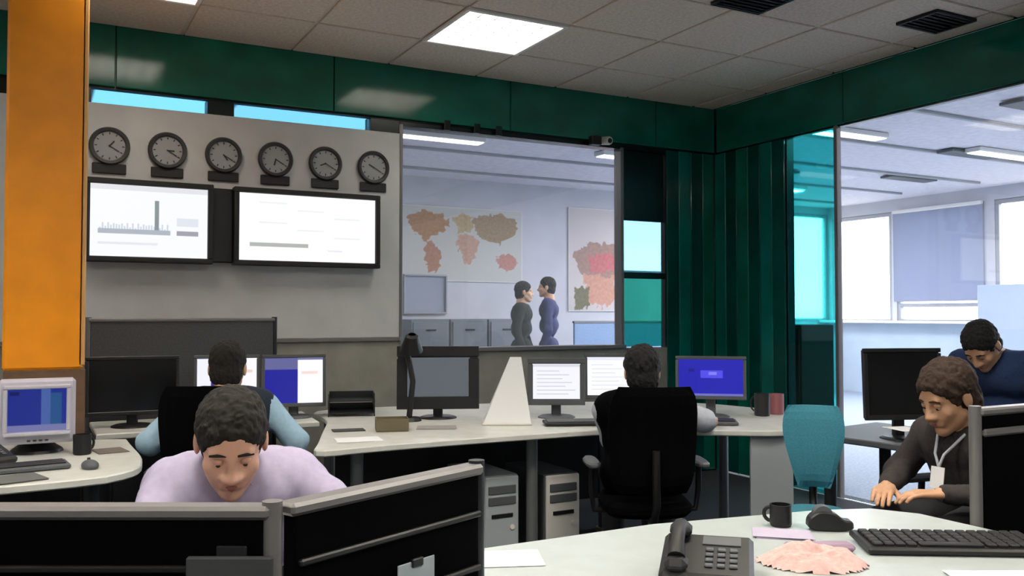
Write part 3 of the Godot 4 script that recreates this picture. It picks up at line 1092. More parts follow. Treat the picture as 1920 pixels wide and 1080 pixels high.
# ---------------------------------------------------------------- the daylit room beyond
func build_far_room() -> void:
	var wall := mat(c(196, 197, 203), .8, 0.0, grain(.95, .015, 30), .5)
	var wall_b := mat(c(200, 218, 232), .7, 0.0, grain(.95, .015, 31), .5)
	var ceil_m := mat(c(226, 222, 230), .9, 0.0, grain(.9, .06, 32), .6)
	var frame := mat(c(150, 152, 158), .5)
	var floor_m := mat(c(176, 190, 206), .8, 0.0, grain(.8, .08, 33), 1.5)
	var s := st_new()
	slab(s, PackedVector2Array([Vector2(-1, FARZ - .1), Vector2(WINX + .1, FARZ - .1), Vector2(WINX + .1, 3.2), Vector2(WR + .14, 3.2), Vector2(WR + .14, WB - .16), Vector2(-1, WB - .16)]), -.2, 0.0, .002)
	struct_part("floor_far", s.commit(), floor_m)
	s = st_new()
	slab(s, PackedVector2Array([Vector2(-1, FARZ - .1), Vector2(WINX + .1, FARZ - .1), Vector2(WINX + .1, 3.2), Vector2(WR + .14, 3.2), Vector2(WR + .14, WB - .16), Vector2(-1, WB - .16)]), CEIL2, CEIL2 + .12, .002)
	var ce := struct_part("ceiling_far", s.commit(), ceil_m)
	# ribs, services and vents on that ceiling
	for i in 8:
		part(ce, "ceiling_rib", box_mesh(V3(11.0, .03, .05), .004), frame, at(6.4, CEIL2 - .016, FARZ + .7 + i * 1.3 if i < 4 else FARZ + .7 + i * 1.3))
	for q in [[7.2, -9.4], [5.4, -8.2], [8.4, -8.6], [9.6, -6.6], [8.0, -4.8], [10.6, -8.2], [10.2, -5.0]]:
		part(ce, "ceiling_vent", box_mesh(V3(.9, .03, .22), .006), mats.pad_grey, at(q[0], CEIL2 - .03, q[1]))
	s = st_new()
	box(s, V3(.14, CEIL2, 5.5), at(-1.07, CEIL2 / 2, -8.7), .002)
	struct_part("wall_far_left", s.commit(), wall)
	s = st_new()
	box(s, V3(7.5, CEIL2, .14), at(8.9, CEIL2 / 2, 3.27), .002)
	struct_part("wall_far_front", s.commit(), wall)
	# far wall with two window openings
	s = st_new()
	for q in [[-1.0, 7.95, 0.0, CEIL2], [7.95, 8.95, 0.0, 1.95], [7.95, 8.95, 2.9, CEIL2], [8.95, 11.2, 0.0, CEIL2], [11.2, WINX, 0.0, 1.2], [11.2, WINX, 3.1, CEIL2]]:
		box(s, V3(q[1] - q[0], q[3] - q[2], .14), at((q[0] + q[1]) / 2, (q[2] + q[3]) / 2, FARZ - .07), .0)
	struct_part("wall_far", s.commit(), wall)
	for q in [[7.95, 8.95, 1.95, 2.9], [11.2, WINX, 1.2, 3.1]]:
		s = st_new()
		win_frame(s, at((q[0] + q[1]) / 2, (q[2] + q[3]) / 2, FARZ - .05), q[1] - q[0], q[3] - q[2])
		var w := struct_part("window_8" if q[0] < 9 else "window_9", s.commit(), frame)
		part(w, "pane", box_mesh(V3(q[1] - q[0] - .1, q[3] - q[2] - .1, .008), .001), mats.glass, at((q[0] + q[1]) / 2, (q[2] + q[3]) / 2, FARZ - .05))
	# window wall: sill wall below, header above, piers between
	s = st_new()
	box(s, V3(.16, 1.18, 14.6), at(WINX + .08, .59, FARZ + 7.2), .0)
	struct_part("wall_window", s.commit(), wall_b)
	s = st_new()
	box(s, V3(.16, .2, 14.6), at(WINX + .08, CEIL2 - .1, FARZ + 7.2), .0)
	var open_ := [[-11.25, -10.02], [-9.93, -8.38], [-8.22, -6.7], [-6.55, -5.0], [-4.85, -3.3], [-3.15, -1.6]]
	var last := FARZ - .1
	for o in open_:
		box(s, V3(.16, CEIL2 - 1.38, o[0] - last), at(WINX + .08, 1.18 + (CEIL2 - 1.38) / 2, (o[0] + last) / 2), .0)
		last = o[1]
	box(s, V3(.16, CEIL2 - 1.38, 3.3 - last), at(WINX + .08, 1.18 + (CEIL2 - 1.38) / 2, (3.3 + last) / 2), .0)
	struct_part("wall_piers", s.commit(), wall)
	struct_part("trim_8", box_mesh(V3(.3, .04, 14.5), .006), mats.white_metal, at(WINX - .1, 1.2, FARZ + 7.25))
	var n := 10
	for o in open_:
		var cz: float = (o[0] + o[1]) / 2
		var w: float = o[1] - o[0]
		s = st_new()
		win_frame(s, at(WINX + .05, 2.1, cz, PI / 2), w, 1.83, .06)
		if n == 11 or n == 12:
			box(s, V3(w - .1, .06, .07), at(WINX + .05, 1.47 if n == 11 else 1.72, cz, PI / 2), .004)
		var wn := struct_part("window_%d" % n, s.commit(), frame)
		part(wn, "pane", box_mesh(V3(.008, 1.72, w - .1), .001), mats.glass, at(WINX + .05, 2.1, cz))
		n += 1
	# vertical slat blind let down over the second window
	var bl := thing("window_blind", "grey blind let down over the window between two bare panes", "blind", V3(WINX - .06, 0, -9.155))
	part(bl, "head_rail", box_mesh(V3(.06, .05, 1.56), .006), mats.white_metal, at(0, 3.0, 0))
	var slat := mat(c(150, 157, 178), .7)
	slat.backlight_enabled = true
	slat.backlight = c(120, 126, 142)
	var sm := box_mesh(V3(.004, 1.44, .13), .001)
	for i in 12:
		part(bl, "slat", sm, slat, at(0, 2.25, -.715 + i * .13, .16))
	part(bl, "bottom_chain", box_mesh(V3(.012, .012, 1.5), .002), frame, at(0, 1.535, 0))
	# grey-blue board in front of the lower part of the third window
	var bd := thing("low_screen", "pale grey-blue screen below the bare window at the picture edge", "screen", V3(WINX - .35, 0, -7.46))
	part(bd, "panel", box_mesh(V3(.05, 1.7, 1.6), .006), mat(c(168, 184, 202), .8), at(0, .9, 0))
	part(bd, "foot_rail", box_mesh(V3(.3, .04, 1.5), .006), frame, at(0, .02, 0))

	# dark cabinet behind the teal pane
	var cb := thing("low_cabinet", "low dark cabinet behind the teal glass strip", "cabinet", V3(5.46, 0, -5.34), -PI / 2)
	part(cb, "body", box_mesh(V3(.54, 1.22, .36), .006), mats.dark_green, at(0, .63, 0))
	part(cb, "plinth", box_mesh(V3(.5, .03, .33), .004), mats.black_soft, at(0, .015, 0))
	for q in [-.133, .133]:
		var dr := part(cb, "door", box_mesh(V3(.255, 1.16, .018), .004), mats.dark_green, at(q, .64, .19))
		part(dr, "handle", box_mesh(V3(.014, .12, .02), .004), mats.rail_grey, at(-signf(q) * .09, .1, .018))
	# wall maps
	var im := im_new(220, 140, c(186, 186, 180))
	blob(im, [[6, 22], [38, 8], [70, 12], [84, 34], [60, 52], [40, 66], [24, 52]], c(166, 120, 82))
	blob(im, [[40, 66], [58, 68], [70, 92], [60, 122], [48, 128], [40, 98]], c(164, 116, 92))
	blob(im, [[88, 20], [110, 10], [128, 22], [122, 44], [98, 48]], c(176, 152, 112))
	blob(im, [[96, 52], [126, 50], [138, 70], [126, 102], [112, 108], [98, 78]], c(184, 142, 122))
	blob(im, [[126, 18], [170, 6], [212, 18], [206, 46], [176, 66], [146, 58], [128, 42]], c(150, 124, 92))
	blob(im, [[172, 90], [200, 84], [212, 104], [196, 120], [174, 112]], c(178, 124, 110))
	var t := thing("wall_map", "wide world map with brown and pink land behind the glass", "map", V3(5.31, 2.3, FARZ + .012))
	part(t, "backing", box_mesh(V3(1.86, 1.04, .02), .003), mats.white_plastic, at(0, 0, .0))
	var pm := mat(Color.WHITE, .6)
	pm.albedo_texture = ImageTexture.create_from_image(im)
	part(t, "print", face_mesh(1.84, 1.02), pm, at(0, 0, .0105))
	im = im_new(100, 160, c(190, 182, 180))
	blob(im, [[8, 70], [40, 50], [88, 56], [96, 96], [70, 112], [30, 106], [12, 92]], c(150, 118, 106))
	blob(im, [[36, 74], [80, 66], [86, 92], [58, 102], [40, 96]], c(182, 96, 96))
	blob(im, [[26, 104], [84, 104], [92, 140], [60, 154], [32, 146]], c(190, 138, 116))
	blob(im, [[8, 128], [34, 120], [36, 154], [12, 156]], c(104, 98, 70))
	t = thing("wall_map", "tall regional map with red and brown areas behind the glass", "map", V3(7.52, 2.15, FARZ + .012))
	part(t, "backing", box_mesh(V3(.98, 1.56, .02), .003), mats.white_plastic)
	var pm2 := mat(Color.WHITE, .6)
	pm2.albedo_texture = ImageTexture.create_from_image(im)
	part(t, "print", face_mesh(.96, 1.54), pm2, at(0, 0, .0105))
	# notice board below the world map
	t = thing("notice_board", "blank grey board on the wall below the world map", "notice board", V3(4.72, 1.6, FARZ + .02))
	part(t, "board", box_mesh(V3(.6, .5, .02), .003), mat(c(150, 156, 170), .8))
	s = st_new()
	win_frame(s, at(0, 0, .005), .64, .54, .025)
	part(t, "frame", s.commit(), frame)
	# filing cabinets in a row along the far wall
	var fc := mat(c(112, 118, 124), .5, .2)
	for i in 3:
		t = thing("filing_cabinet", ["grey filing cabinet under the notice board", "middle grey filing cabinet behind the glass", "grey filing cabinet next to the standing people"][i], "cabinet", V3(4.55 + i * .56, 0, FARZ + .34), 0, "grey filing cabinets along the far wall")
		part(t, "body", box_mesh(V3(.54, 1.26, .6), .006), fc, at(0, .63, -.02))
		for d in 3:
			var dr := part(t, "drawer", box_mesh(V3(.49, .37, .02), .006), fc, at(0, .24 + d * .4, .29))
			part(dr, "handle", box_mesh(V3(.14, .02, .02), .005), mats.dark_metal, at(0, .08, .018))
	# pale blue desk screens below the regional map
	t = thing("low_screen", "pale blue low desk screen below the regional map", "screen", V3(7.1, 0, -10.1))
	part(t, "panel", box_mesh(V3(1.5, 1.15, .04), .006), mat(c(150, 178, 214), .85, 0.0, grain(.85, .05, 34), 4.0), at(0, .63, 0))
	part(t, "top_rail", box_mesh(V3(1.52, .03, .05), .005), mats.rail_grey, at(0, 1.22, 0))
	for q in [-.7, .7]:
		part(t, "foot", box_mesh(V3(.05, .06, .4), .006), mats.rail_grey, at(q, .03, 0))

# ---------------------------------------------------------------- things on the back wall
func build_wall_things() -> void:
	# two wide displays
	var im := im_new(220, 120, c(246, 248, 252))
	rect(im, 0, 0, 220, 9, c(226, 226, 232))
	for i in 26:
		var v := 4 + int(absf(sin(i * 1.7)) * 9.0)
		rect(im, 16 + i * 5, 76 - v, 3, v, c(206, 214, 224))
	rect(im, 118, 24, 8, 50, c(136, 148, 152))
	rect(im, 14, 74, 134, 8, c(176, 182, 192))
	rect(im, 160, 74, 42, 8, c(160, 162, 172))
	rect(im, 160, 52, 42, 14, c(224, 228, 236))
	rect(im, 14, 96, 110, 4, c(228, 230, 238))
	var m1 := glow(im, .92)
	im = im_new(220, 120, c(250, 252, 252))
	for i in 6:
		rect(im, 30 + (i % 3) * 60, 14 + i * 12, 44, 3, c(232, 236, 238))
	rect(im, 16, 88, 92, 7, c(176, 178, 174))
	rect(im, 140, 98, 24, 3, c(228, 230, 236))
	var m2 := glow(im, .95)
	var names := ["wall-mounted display showing a bar chart beside the orange column", "wall-mounted display showing a nearly blank white page"]
	var spots := [[.62, .73], [1.6, .97]]
	for i in 2:
		var t := thing("wall_display", names[i], "display", V3(spots[i][0], 1.885, WB + .05))
		var w: float = spots[i][1]
		var h := .495
		part(t, "casing", box_mesh(V3(w, h, .08), .012), mats.black_plastic, at(0, 0, -.005))
		var s := st_new()
		win_frame(s, at(0, 0, .015), w + .004, h + .004, .032)
		part(t, "bezel", s.commit(), mats.black_plastic)
		part(t, "screen", face_mesh(w - .064, h - .064), m1 if i == 0 else m2, at(0, 0, .037))
	part(get_node("wall_display"), "cable_cover", box_mesh(V3(.128, .47, .05), .006), mats.black_plastic, at(.43, 0, -.015))
	# six clocks with name plates
	var rim := mat(c(44, 44, 46), .4)
	var facem := mat(c(150, 154, 156), .6)
	var plate := mat(c(26, 25, 26), .5)
	var hm := box_mesh(V3(.006, .014, .003), .001)
	var which := ["round wall clock nearest the orange column", "second round wall clock from the orange column", "third round wall clock from the orange column", "fourth round wall clock, above the gap beside the wide display", "fifth round wall clock, second from the glass", "round wall clock nearest the glass, last of the row"]
	var xs := [.392, .722, 1.06, 1.39, 1.725, 2.065]
	for i in 6:
		var t := thing("wall_clock", which[i], "clock", V3(xs[i], 2.34, WB), 0, "row of clocks above the displays")
		var s := st_new()
		var up := Transform3D(Basis(Vector3.RIGHT, PI / 2), Vector3.ZERO)
		lathe(s, [Vector2(0, 0), Vector2(.112, 0), Vector2(.116, .02), Vector2(.108, .036), Vector2(.092, .034), Vector2(.088, .02)], 36, up)
		part(t, "rim", s.commit(), rim)
		s = st_new()
		lathe(s, [Vector2(.09, .018), Vector2(.09, .02), Vector2(0, .021)], 30, up)
		var fa := part(t, "face", s.commit(), facem)
		for k in 12:
			var a := TAU * k / 12.0
			part(fa, "hour_mark", hm, rim, Transform3D(Basis(Vector3.BACK, -a), V3(sin(a) * .076, cos(a) * .076, .022)))
		var ha := -(.7 + i * .9)
		part(t, "hour_hand", box_mesh(V3(.008, .045, .003), .001), rim, Transform3D(Basis(Vector3.BACK, ha), Basis(Vector3.BACK, ha) * V3(0, .018, 0) + V3(0, 0, .0245)))
		part(t, "minute_hand", box_mesh(V3(.005, .07, .003), .001), rim, Transform3D(Basis(Vector3.BACK, -2.1), Basis(Vector3.BACK, -2.1) * V3(0, .028, 0) + V3(0, 0, .027)))
		part(t, "name_plate", box_mesh(V3(.19, .062, .014), .004), plate, at(0, -.136, .008))
	# small camera high on the wall
	var t := thing("wall_camera", "small pale camera on a dark bracket above the glass", "camera", V3(3.95, 2.7, WB + .02))
	part(t, "bracket", box_mesh(V3(.09, .07, .06), .006), mats.black_plastic, at(-.07, -.01, .03))
	var s := st_new()
	tube(s, [V3(0, 0, .0), V3(.01, -.015, .1), V3(.011, -.0165, .115)], [.032, .034, .03], 16)
	part(t, "housing", s.commit(), mats.white_plastic)
	s = st_new()
	tube(s, [V3(.011, -.0165, .114), V3(.0112, -.017, .12)], [.02, .019], 16)
	part(t, "lens", s.commit(), mats.black_plastic)
	# vents in the ceiling
	for q in [[4.72, -3.45, "dark ceiling vent near the green fascia over the glazed wall"], [3.5, -3.7, "dark ceiling vent at the upper picture edge"]]:
		t = thing("ceiling_vent", q[2], "vent", V3(q[0], CEIL - .012, q[1]))
		part(t, "backing", box_mesh(V3(.34, .01, .26), .002), mats.black_soft)
		s = st_new()
		for e in [[V3(.36, .02, .02), V3(0, -.004, .13)], [V3(.36, .02, .02), V3(0, -.004, -.13)], [V3(.02, .02, .24), V3(.17, -.004, 0)], [V3(.02, .02, .24), V3(-.17, -.004, 0)]]:
			box(s, e[0], Transform3D(Basis.IDENTITY, e[1]), .003)
		part(t, "frame", s.commit(), mats.dark_metal)
		for k in 6:
			part(t, "slat", box_mesh(V3(.32, .004, .03), .001), mats.dark_metal, at(0, -.008, -.1 + k * .04, 0, .5))

# ---------------------------------------------------------------- desks and partitions
func partition(called: String, label: String, a: Vector2, b: Vector2, y0: float, y1: float, m: Material, post_a: bool, post_b: bool, rails := 0) -> Node3D:
	var d := b - a
	var L := d.length()
	var t := thing(called, label, "partition", V3((a.x + b.x) / 2, 0, (a.y + b.y) / 2), -d.angle())
	part(t, "panel", box_mesh(V3(L - .02, y1 - y0 - .02, .032), .004), m, at(0, (y0 + y1) / 2 - .01, 0))
	part(t, "top_rail", box_mesh(V3(L, .022, .046), .006), mats.rail_grey, at(0, y1 - .011, 0))
	part(t, "bottom_rail", box_mesh(V3(L, .03, .044), .006), mats.dark_metal, at(0, y0, 0))
	for k in rails:
		part(t, "tool_rail", box_mesh(V3(L - .03, .012, .012), .003), mats.black_plastic, at(0, y1 - .1 - k * .11, .022))
	for q in [[post_a, -L / 2], [post_b, L / 2]]:
		if q[0]:
			var s := st_new()
			tube(s, [V3(q[1], 0.0, 0), V3(q[1], y1 + .006, 0)], [.017], 14)
			part(t, "post", s.commit(), mats.rail_grey if q[1] < 0 or not post_b or rails == 1 else mats.dark_metal)
	return t

func build_desks() -> void:
	# desk in front of the column
	var t := thing("desk", "pale rounded desk in front of the orange column", "desk", Vector3.ZERO)
	var s := st_new()
	slab(s, smooth_poly(PackedVector2Array([Vector2(-1.3, -3.54), Vector2(.18, -3.54), Vector2(.37, -3.7), Vector2(.41, -4.0), Vector2(.4, -4.45), Vector2(.4, -4.7), Vector2(-1.3, -4.7)]), 2), .7, .73, .005)
	part(t, "worktop", s.commit(), mats.worktop)
	desk_legs(t, [Vector2(-1.15, -3.7), Vector2(.2, -3.72), Vector2(.3, -4.58), Vector2(-1.15, -4.58)], mats.dark_metal)
	part(t, "modesty_panel", box_mesh(V3(1.3, .45, .02), .003), mats.black_soft, at(-.45, .45, -4.55))
	# desk in front of the grey screen
	t = thing("desk", "narrow pale desk against the grey fabric screen", "desk", Vector3.ZERO)
	s = st_new()
	slab(s, PackedVector2Array([Vector2(.28, -4.86), Vector2(1.4, -4.86), Vector2(1.46, -5.44), Vector2(.28, -5.44)]), .7, .73, .005)
	part(t, "worktop", s.commit(), mats.worktop)
	desk_legs(t, [Vector2(.34, -4.95), Vector2(1.3, -4.95), Vector2(.34, -5.36), Vector2(1.36, -5.36)], mats.dark_metal)
	t = partition("desk_screen", "mid grey fabric screen standing below the wall displays", Vector2(.27, -5.5), Vector2(1.3, -5.5), .12, 1.3, mats.grey_fabric, true, true)
	# long curved desk in the middle
	t = thing("desk", "long pale curved desk with a row of monitors", "desk", Vector3.ZERO)
	s = st_new()
	slab(s, smooth_poly(PackedVector2Array([Vector2(1.06, -3.8), Vector2(1.4, -3.86), Vector2(2.2, -3.86), Vector2(2.7, -3.84), Vector2(3.1, -3.53), Vector2(3.42, -3.32), Vector2(3.76, -3.6), Vector2(4.08, -4.1), Vector2(3.95, -4.75), Vector2(3.3, -5.15), Vector2(2.4, -5.4), Vector2(1.5, -5.5), Vector2(1.48, -4.95), Vector2(1.28, -4.4), Vector2(1.16, -4.05)]), 2), .7, .73, .005)
	part(t, "worktop", s.commit(), mats.worktop)
	desk_legs(t, [Vector2(1.33, -4.0), Vector2(2.26, -4.0), Vector2(3.1, -4.6), Vector2(1.6, -5.35), Vector2(3.8, -4.3)], mats.grey_metal)
	part(t, "modesty_panel", box_mesh(V3(1.75, .5, .02), .003), mats.black_soft, at(2.35, .43, -4.75, -.08))
	part(t, "end_panel", box_mesh(V3(.22, .7, .025), .004), mats.end_grey, at(3.35, .35, -3.43, -.49))
	# desk at the lower right
	t = thing("desk", "white desk with telephone and keyboard nearest the camera", "desk", Vector3.ZERO)
	s = st_new()
	slab(s, PackedVector2Array([Vector2(.87, -2.04), Vector2(1.55, -2.05), Vector2(2.1, -1.96), Vector2(2.26, -1.9), Vector2(2.33, -1.78), Vector2(2.33, -1.15), Vector2(.87, -1.15), Vector2(.87, -1.75)]), .7, .73, .005)
	part(t, "worktop", s.commit(), mat(c(180, 189, 188), .35, 0.0, grain(.95, .02, 40), 1.5))
	desk_legs(t, [Vector2(2.2, -1.8), Vector2(2.2, -1.25), Vector2(.95, -1.95), Vector2(.9, -1.25)], mats.dark_metal)
	# desk of the man in the lilac shirt
	t = thing("desk", "desk hidden behind the black partitions of the man in lilac", "desk", Vector3.ZERO)
	s = st_new()
	slab(s, PackedVector2Array([Vector2(-.1, -1.76), Vector2(.34, -1.55), Vector2(.78, -1.75), Vector2(.74, -2.05), Vector2(.3, -2.0), Vector2(-.12, -2.1)]), .67, .7, .004)
	part(t, "worktop", s.commit(), mats.worktop)
	desk_legs(t, [Vector2(-.02, -2.0), Vector2(.68, -1.98), Vector2(.34, -1.64)], mats.dark_metal, .67)
	partition("desk_partition", "black partition across the lower left corner of the picture", Vector2(-.55, -1.98), Vector2(.352, -1.493), .1, 1.007, mats.panel_fabric, false, true, 1)
	partition("desk_partition", "black partition slanting back beside the man in lilac", Vector2(.372, -1.497), Vector2(.83, -1.707), .1, 1.007, mats.panel_fabric, false, true, 3)
	# partition at the end of the white desk
	partition("desk_partition", "black partition with a grey post at the end of the white desk", Vector2(2.36, -1.62), Vector2(3.3, -1.62), .2, 1.055, mats.panel_fabric, true, false, 0)
	part(get_node("desk_partition_002"), "middle_rail", box_mesh(V3(.92, .022, .05), .006), mats.rail_grey, at(0, .985, 0))
	# sheets hung on the partitions
	var hang := thing("hanging_folder", "dark grey folder hung on the black partition beside the grey post", "folder", V3(.285, .83, -1.494), -.494)
	part(hang, "cover", box_mesh(V3(.14, .2, .012), .003), mat(c(58, 62, 63), .7))
	part(hang, "hook", box_mesh(V3(.05, .03, .006), .002), mats.dark_metal, at(0, .1, -.008))
	hang = thing("pinned_paper", "pale sheet pinned low on the slanting black partition", "paper", V3(.646, .77, -1.588), .43)
	part(hang, "sheet", box_mesh(V3(.1, .17, .003), .001), mat(c(166, 178, 184), .8))
	part(hang, "clip", box_mesh(V3(.03, .016, .008), .002), mats.dark_metal, at(0, .082, .002))
	# desk at the right
	t = thing("desk", "dark desk under the black monitor near the glazed wall", "desk", Vector3.ZERO)
	s = st_new()
	slab(s, PackedVector2Array([Vector2(3.42, -3.3), Vector2(4.1, -3.4), Vector2(4.1, -2.45), Vector2(3.5, -2.45)]), .7, .73, .005)
	part(t, "worktop", s.commit(), mats.pad_grey)
	desk_legs(t, [Vector2(3.52, -3.2), Vector2(4.02, -3.28), Vector2(4.02, -2.52), Vector2(3.57, -2.52)], mats.dark_metal)
	# computer towers under the long desk
	tower("grey computer tower under the long desk beside the desk leg", V3(2.09, 0, -4.02), 0.0, .2, .5, mats.end_grey, mats.end_grey)
	tower("pale computer tower with open drive bays next to the black chair", V3(2.45, 0, -4.02), 0.0, .21, .48, mats.grey_metal, mats.white_plastic)

	# chairs
	office_chair("black office chair with the person at the blue and white screens", V3(.73, 0, -4.17), PI - .35, mats.black_fabric, .4, .5, 1.02, true)
	office_chair("black high-backed office chair at the long desk with its back to us", V3(2.54, 0, -3.42), PI - .45, mats.black_fabric, .4, .52, 1.0, true, .95)
	office_chair("empty office chair with a teal backrest", V3(2.98, 0, -2.78), -.75, mats.teal_fabric, .27, .54, .905, false, .62)
	office_chair("black office chair under the man in the dark jacket", V3(3.27, 0, -2.25), -PI / 2 - .1, mats.black_fabric, .44, .55, .92, true)
	office_chair("black office chair under the man in the lilac shirt", V3(.46, 0, -2.52), 0.0, mats.black_fabric, .42, .5, .8, false)
	office_chair("black office chair under the person in the dark blue top", V3(4.62, 0, -2.98), -PI / 2, mats.black_fabric, .44, .5, .85, false)

# ---------------------------------------------------------------- people
func build_people() -> void:
	# man in the lilac shirt, head bowed, facing us
	person("man in a lilac shirt bowing his head behind the black partition", "", V3(.5, 0, -2.62), -.05,
		seated({"neck": V3(.0, .905, .1), "head": V3(-.03, .985, .22), "pitch": .5, "yaw": -.12, "head_size": 1.06, "shoulder": .175,
			"elbow": [V3(-.26, .74, .3), V3(.3, .75, .3)], "wrist": [V3(-.12, .735, .52), V3(.14, .735, .52)]}),
		{"skin": mats.skin, "hair": mats.hair_dark, "top": mats.shirt_lilac, "legs": mats.trousers, "shoes": mats.shoes, "collar": true, "cell": .011})
	# person at the blue and white screens, seen from behind
	person("person in a light blue shirt and dark vest working at two screens", "", V3(.75, 0, -4.2), PI - .35,
		seated({"neck": V3(0, .93, .14), "head": V3(0, 1.06, .2), "pitch": .18, "elbow": [V3(-.33, .73, .12), V3(.33, .73, .12)], "wrist": [V3(-.2, .77, .42), V3(.2, .77, .42)],
			"knee": [V3(-.13, .5, .4), V3(.13, .5, .4)]}),
		{"skin": mats.skin2, "hair": mats.hair_dark, "top": mats.shirt_blue, "vest": mats.navy, "legs": mats.trousers, "shoes": mats.shoes})
	# person in the high-backed chair
	person("person with dark hair and a pale grey sleeve in the black high-backed chair", "", V3(2.6, 0, -3.5), PI - .55,
		seated({"neck": V3(0, .9, .08), "head": V3(0, 1.03, .12), "pitch": .1, "elbow": [V3(-.3, .8, .1), V3(.15, .7, .18)], "wrist": [V3(-.36, .78, .34), V3(.1, .77, .38)]}),
		{"skin": mats.skin2, "hair": mats.hair_black, "top": mats.shirt_grey, "vest": mats.black_fabric, "legs": mats.trousers, "shoes": mats.shoes, "hair_size": V3(1.06, 1.05, 1.04)})
	# man in the dark jacket
	var p := person("man with brown hair in a dark grey jacket looking down", "", V3(3.37, 0, -2.265), -PI / 2 - .05,
		seated({"neck": V3(0, .87, .12), "head": V3(0, .995, .22), "pitch": .42, "yaw": -.15, "head_size": 1.08, "shoulder": .19,
			"elbow": [V3(-.29, .66, .16), V3(.27, .66, .2)], "wrist": [V3(-.14, .64, .4), V3(.12, .66, .42)]}),
		{"skin": mats.skin2, "hair": mats.hair_brown, "top": mats.jacket, "top_name": "jacket", "collar": true, "legs": mats.trousers, "shoes": mats.shoes, "hair_size": V3(1.06, 1.05, 1.05)})
	var s := st_new()
	tube(s, [V3(-.06, .86, .2), V3(-.02, .78, .27), V3(.0, .73, .275)], [.006], 6)
	tube(s, [V3(.06, .86, .2), V3(.02, .78, .27), V3(.0, .73, .275)], [.006], 6)
	var ln := part(p, "lanyard", s.commit(), mats.shirt_grey)
	part(ln, "badge", box_mesh(V3(.06, .085, .004), .001), mats.paper, at(0, .69, .285, 0, -.15))
	# person in the dark blue top behind
	person("person with black hair in a dark blue top bent over behind the man", "", V3(4.66, 0, -2.98), -PI / 2 + .1,
		seated({"hip": V3(0, .62, 0), "neck": V3(0, 1.1, .17), "head": V3(0, 1.155, .3), "pitch": .85, "elbow": [V3(-.3, .76, .3), V3(.3, .76, .3)], "wrist": [V3(-.16, .77, .5), V3(.16, .77, .5)], "shoulder": .2}),
		{"skin": mats.skin2, "hair": mats.hair_black, "top": mats.blue_top, "top_name": "sweater", "legs": mats.trousers, "shoes": mats.shoes})
	# two people standing in the room beyond
	person("person in dark clothes standing in the room behind the glass", "", V3(5.2, 0, -9.45), .9, standing({"yaw": .3}),
		{"skin": mats.skin2, "hair": mats.hair_black, "top": mats.dark_green, "top_name": "jacket", "legs": mats.dark_green, "shoes": mats.shoes, "cell": .022, "face": false})
	person("person in a violet-blue top standing in the room behind the glass", "", V3(5.7, 0, -9.65), -2.2, standing({"head": V3(0, 1.66, .03), "neck": V3(0, 1.5, 0)}),
		{"skin": mats.skin2, "hair": mats.hair_dark, "top": mats.violet_top, "top_name": "sweater", "legs": mats.navy, "shoes": mats.shoes, "cell": .022, "face": false})

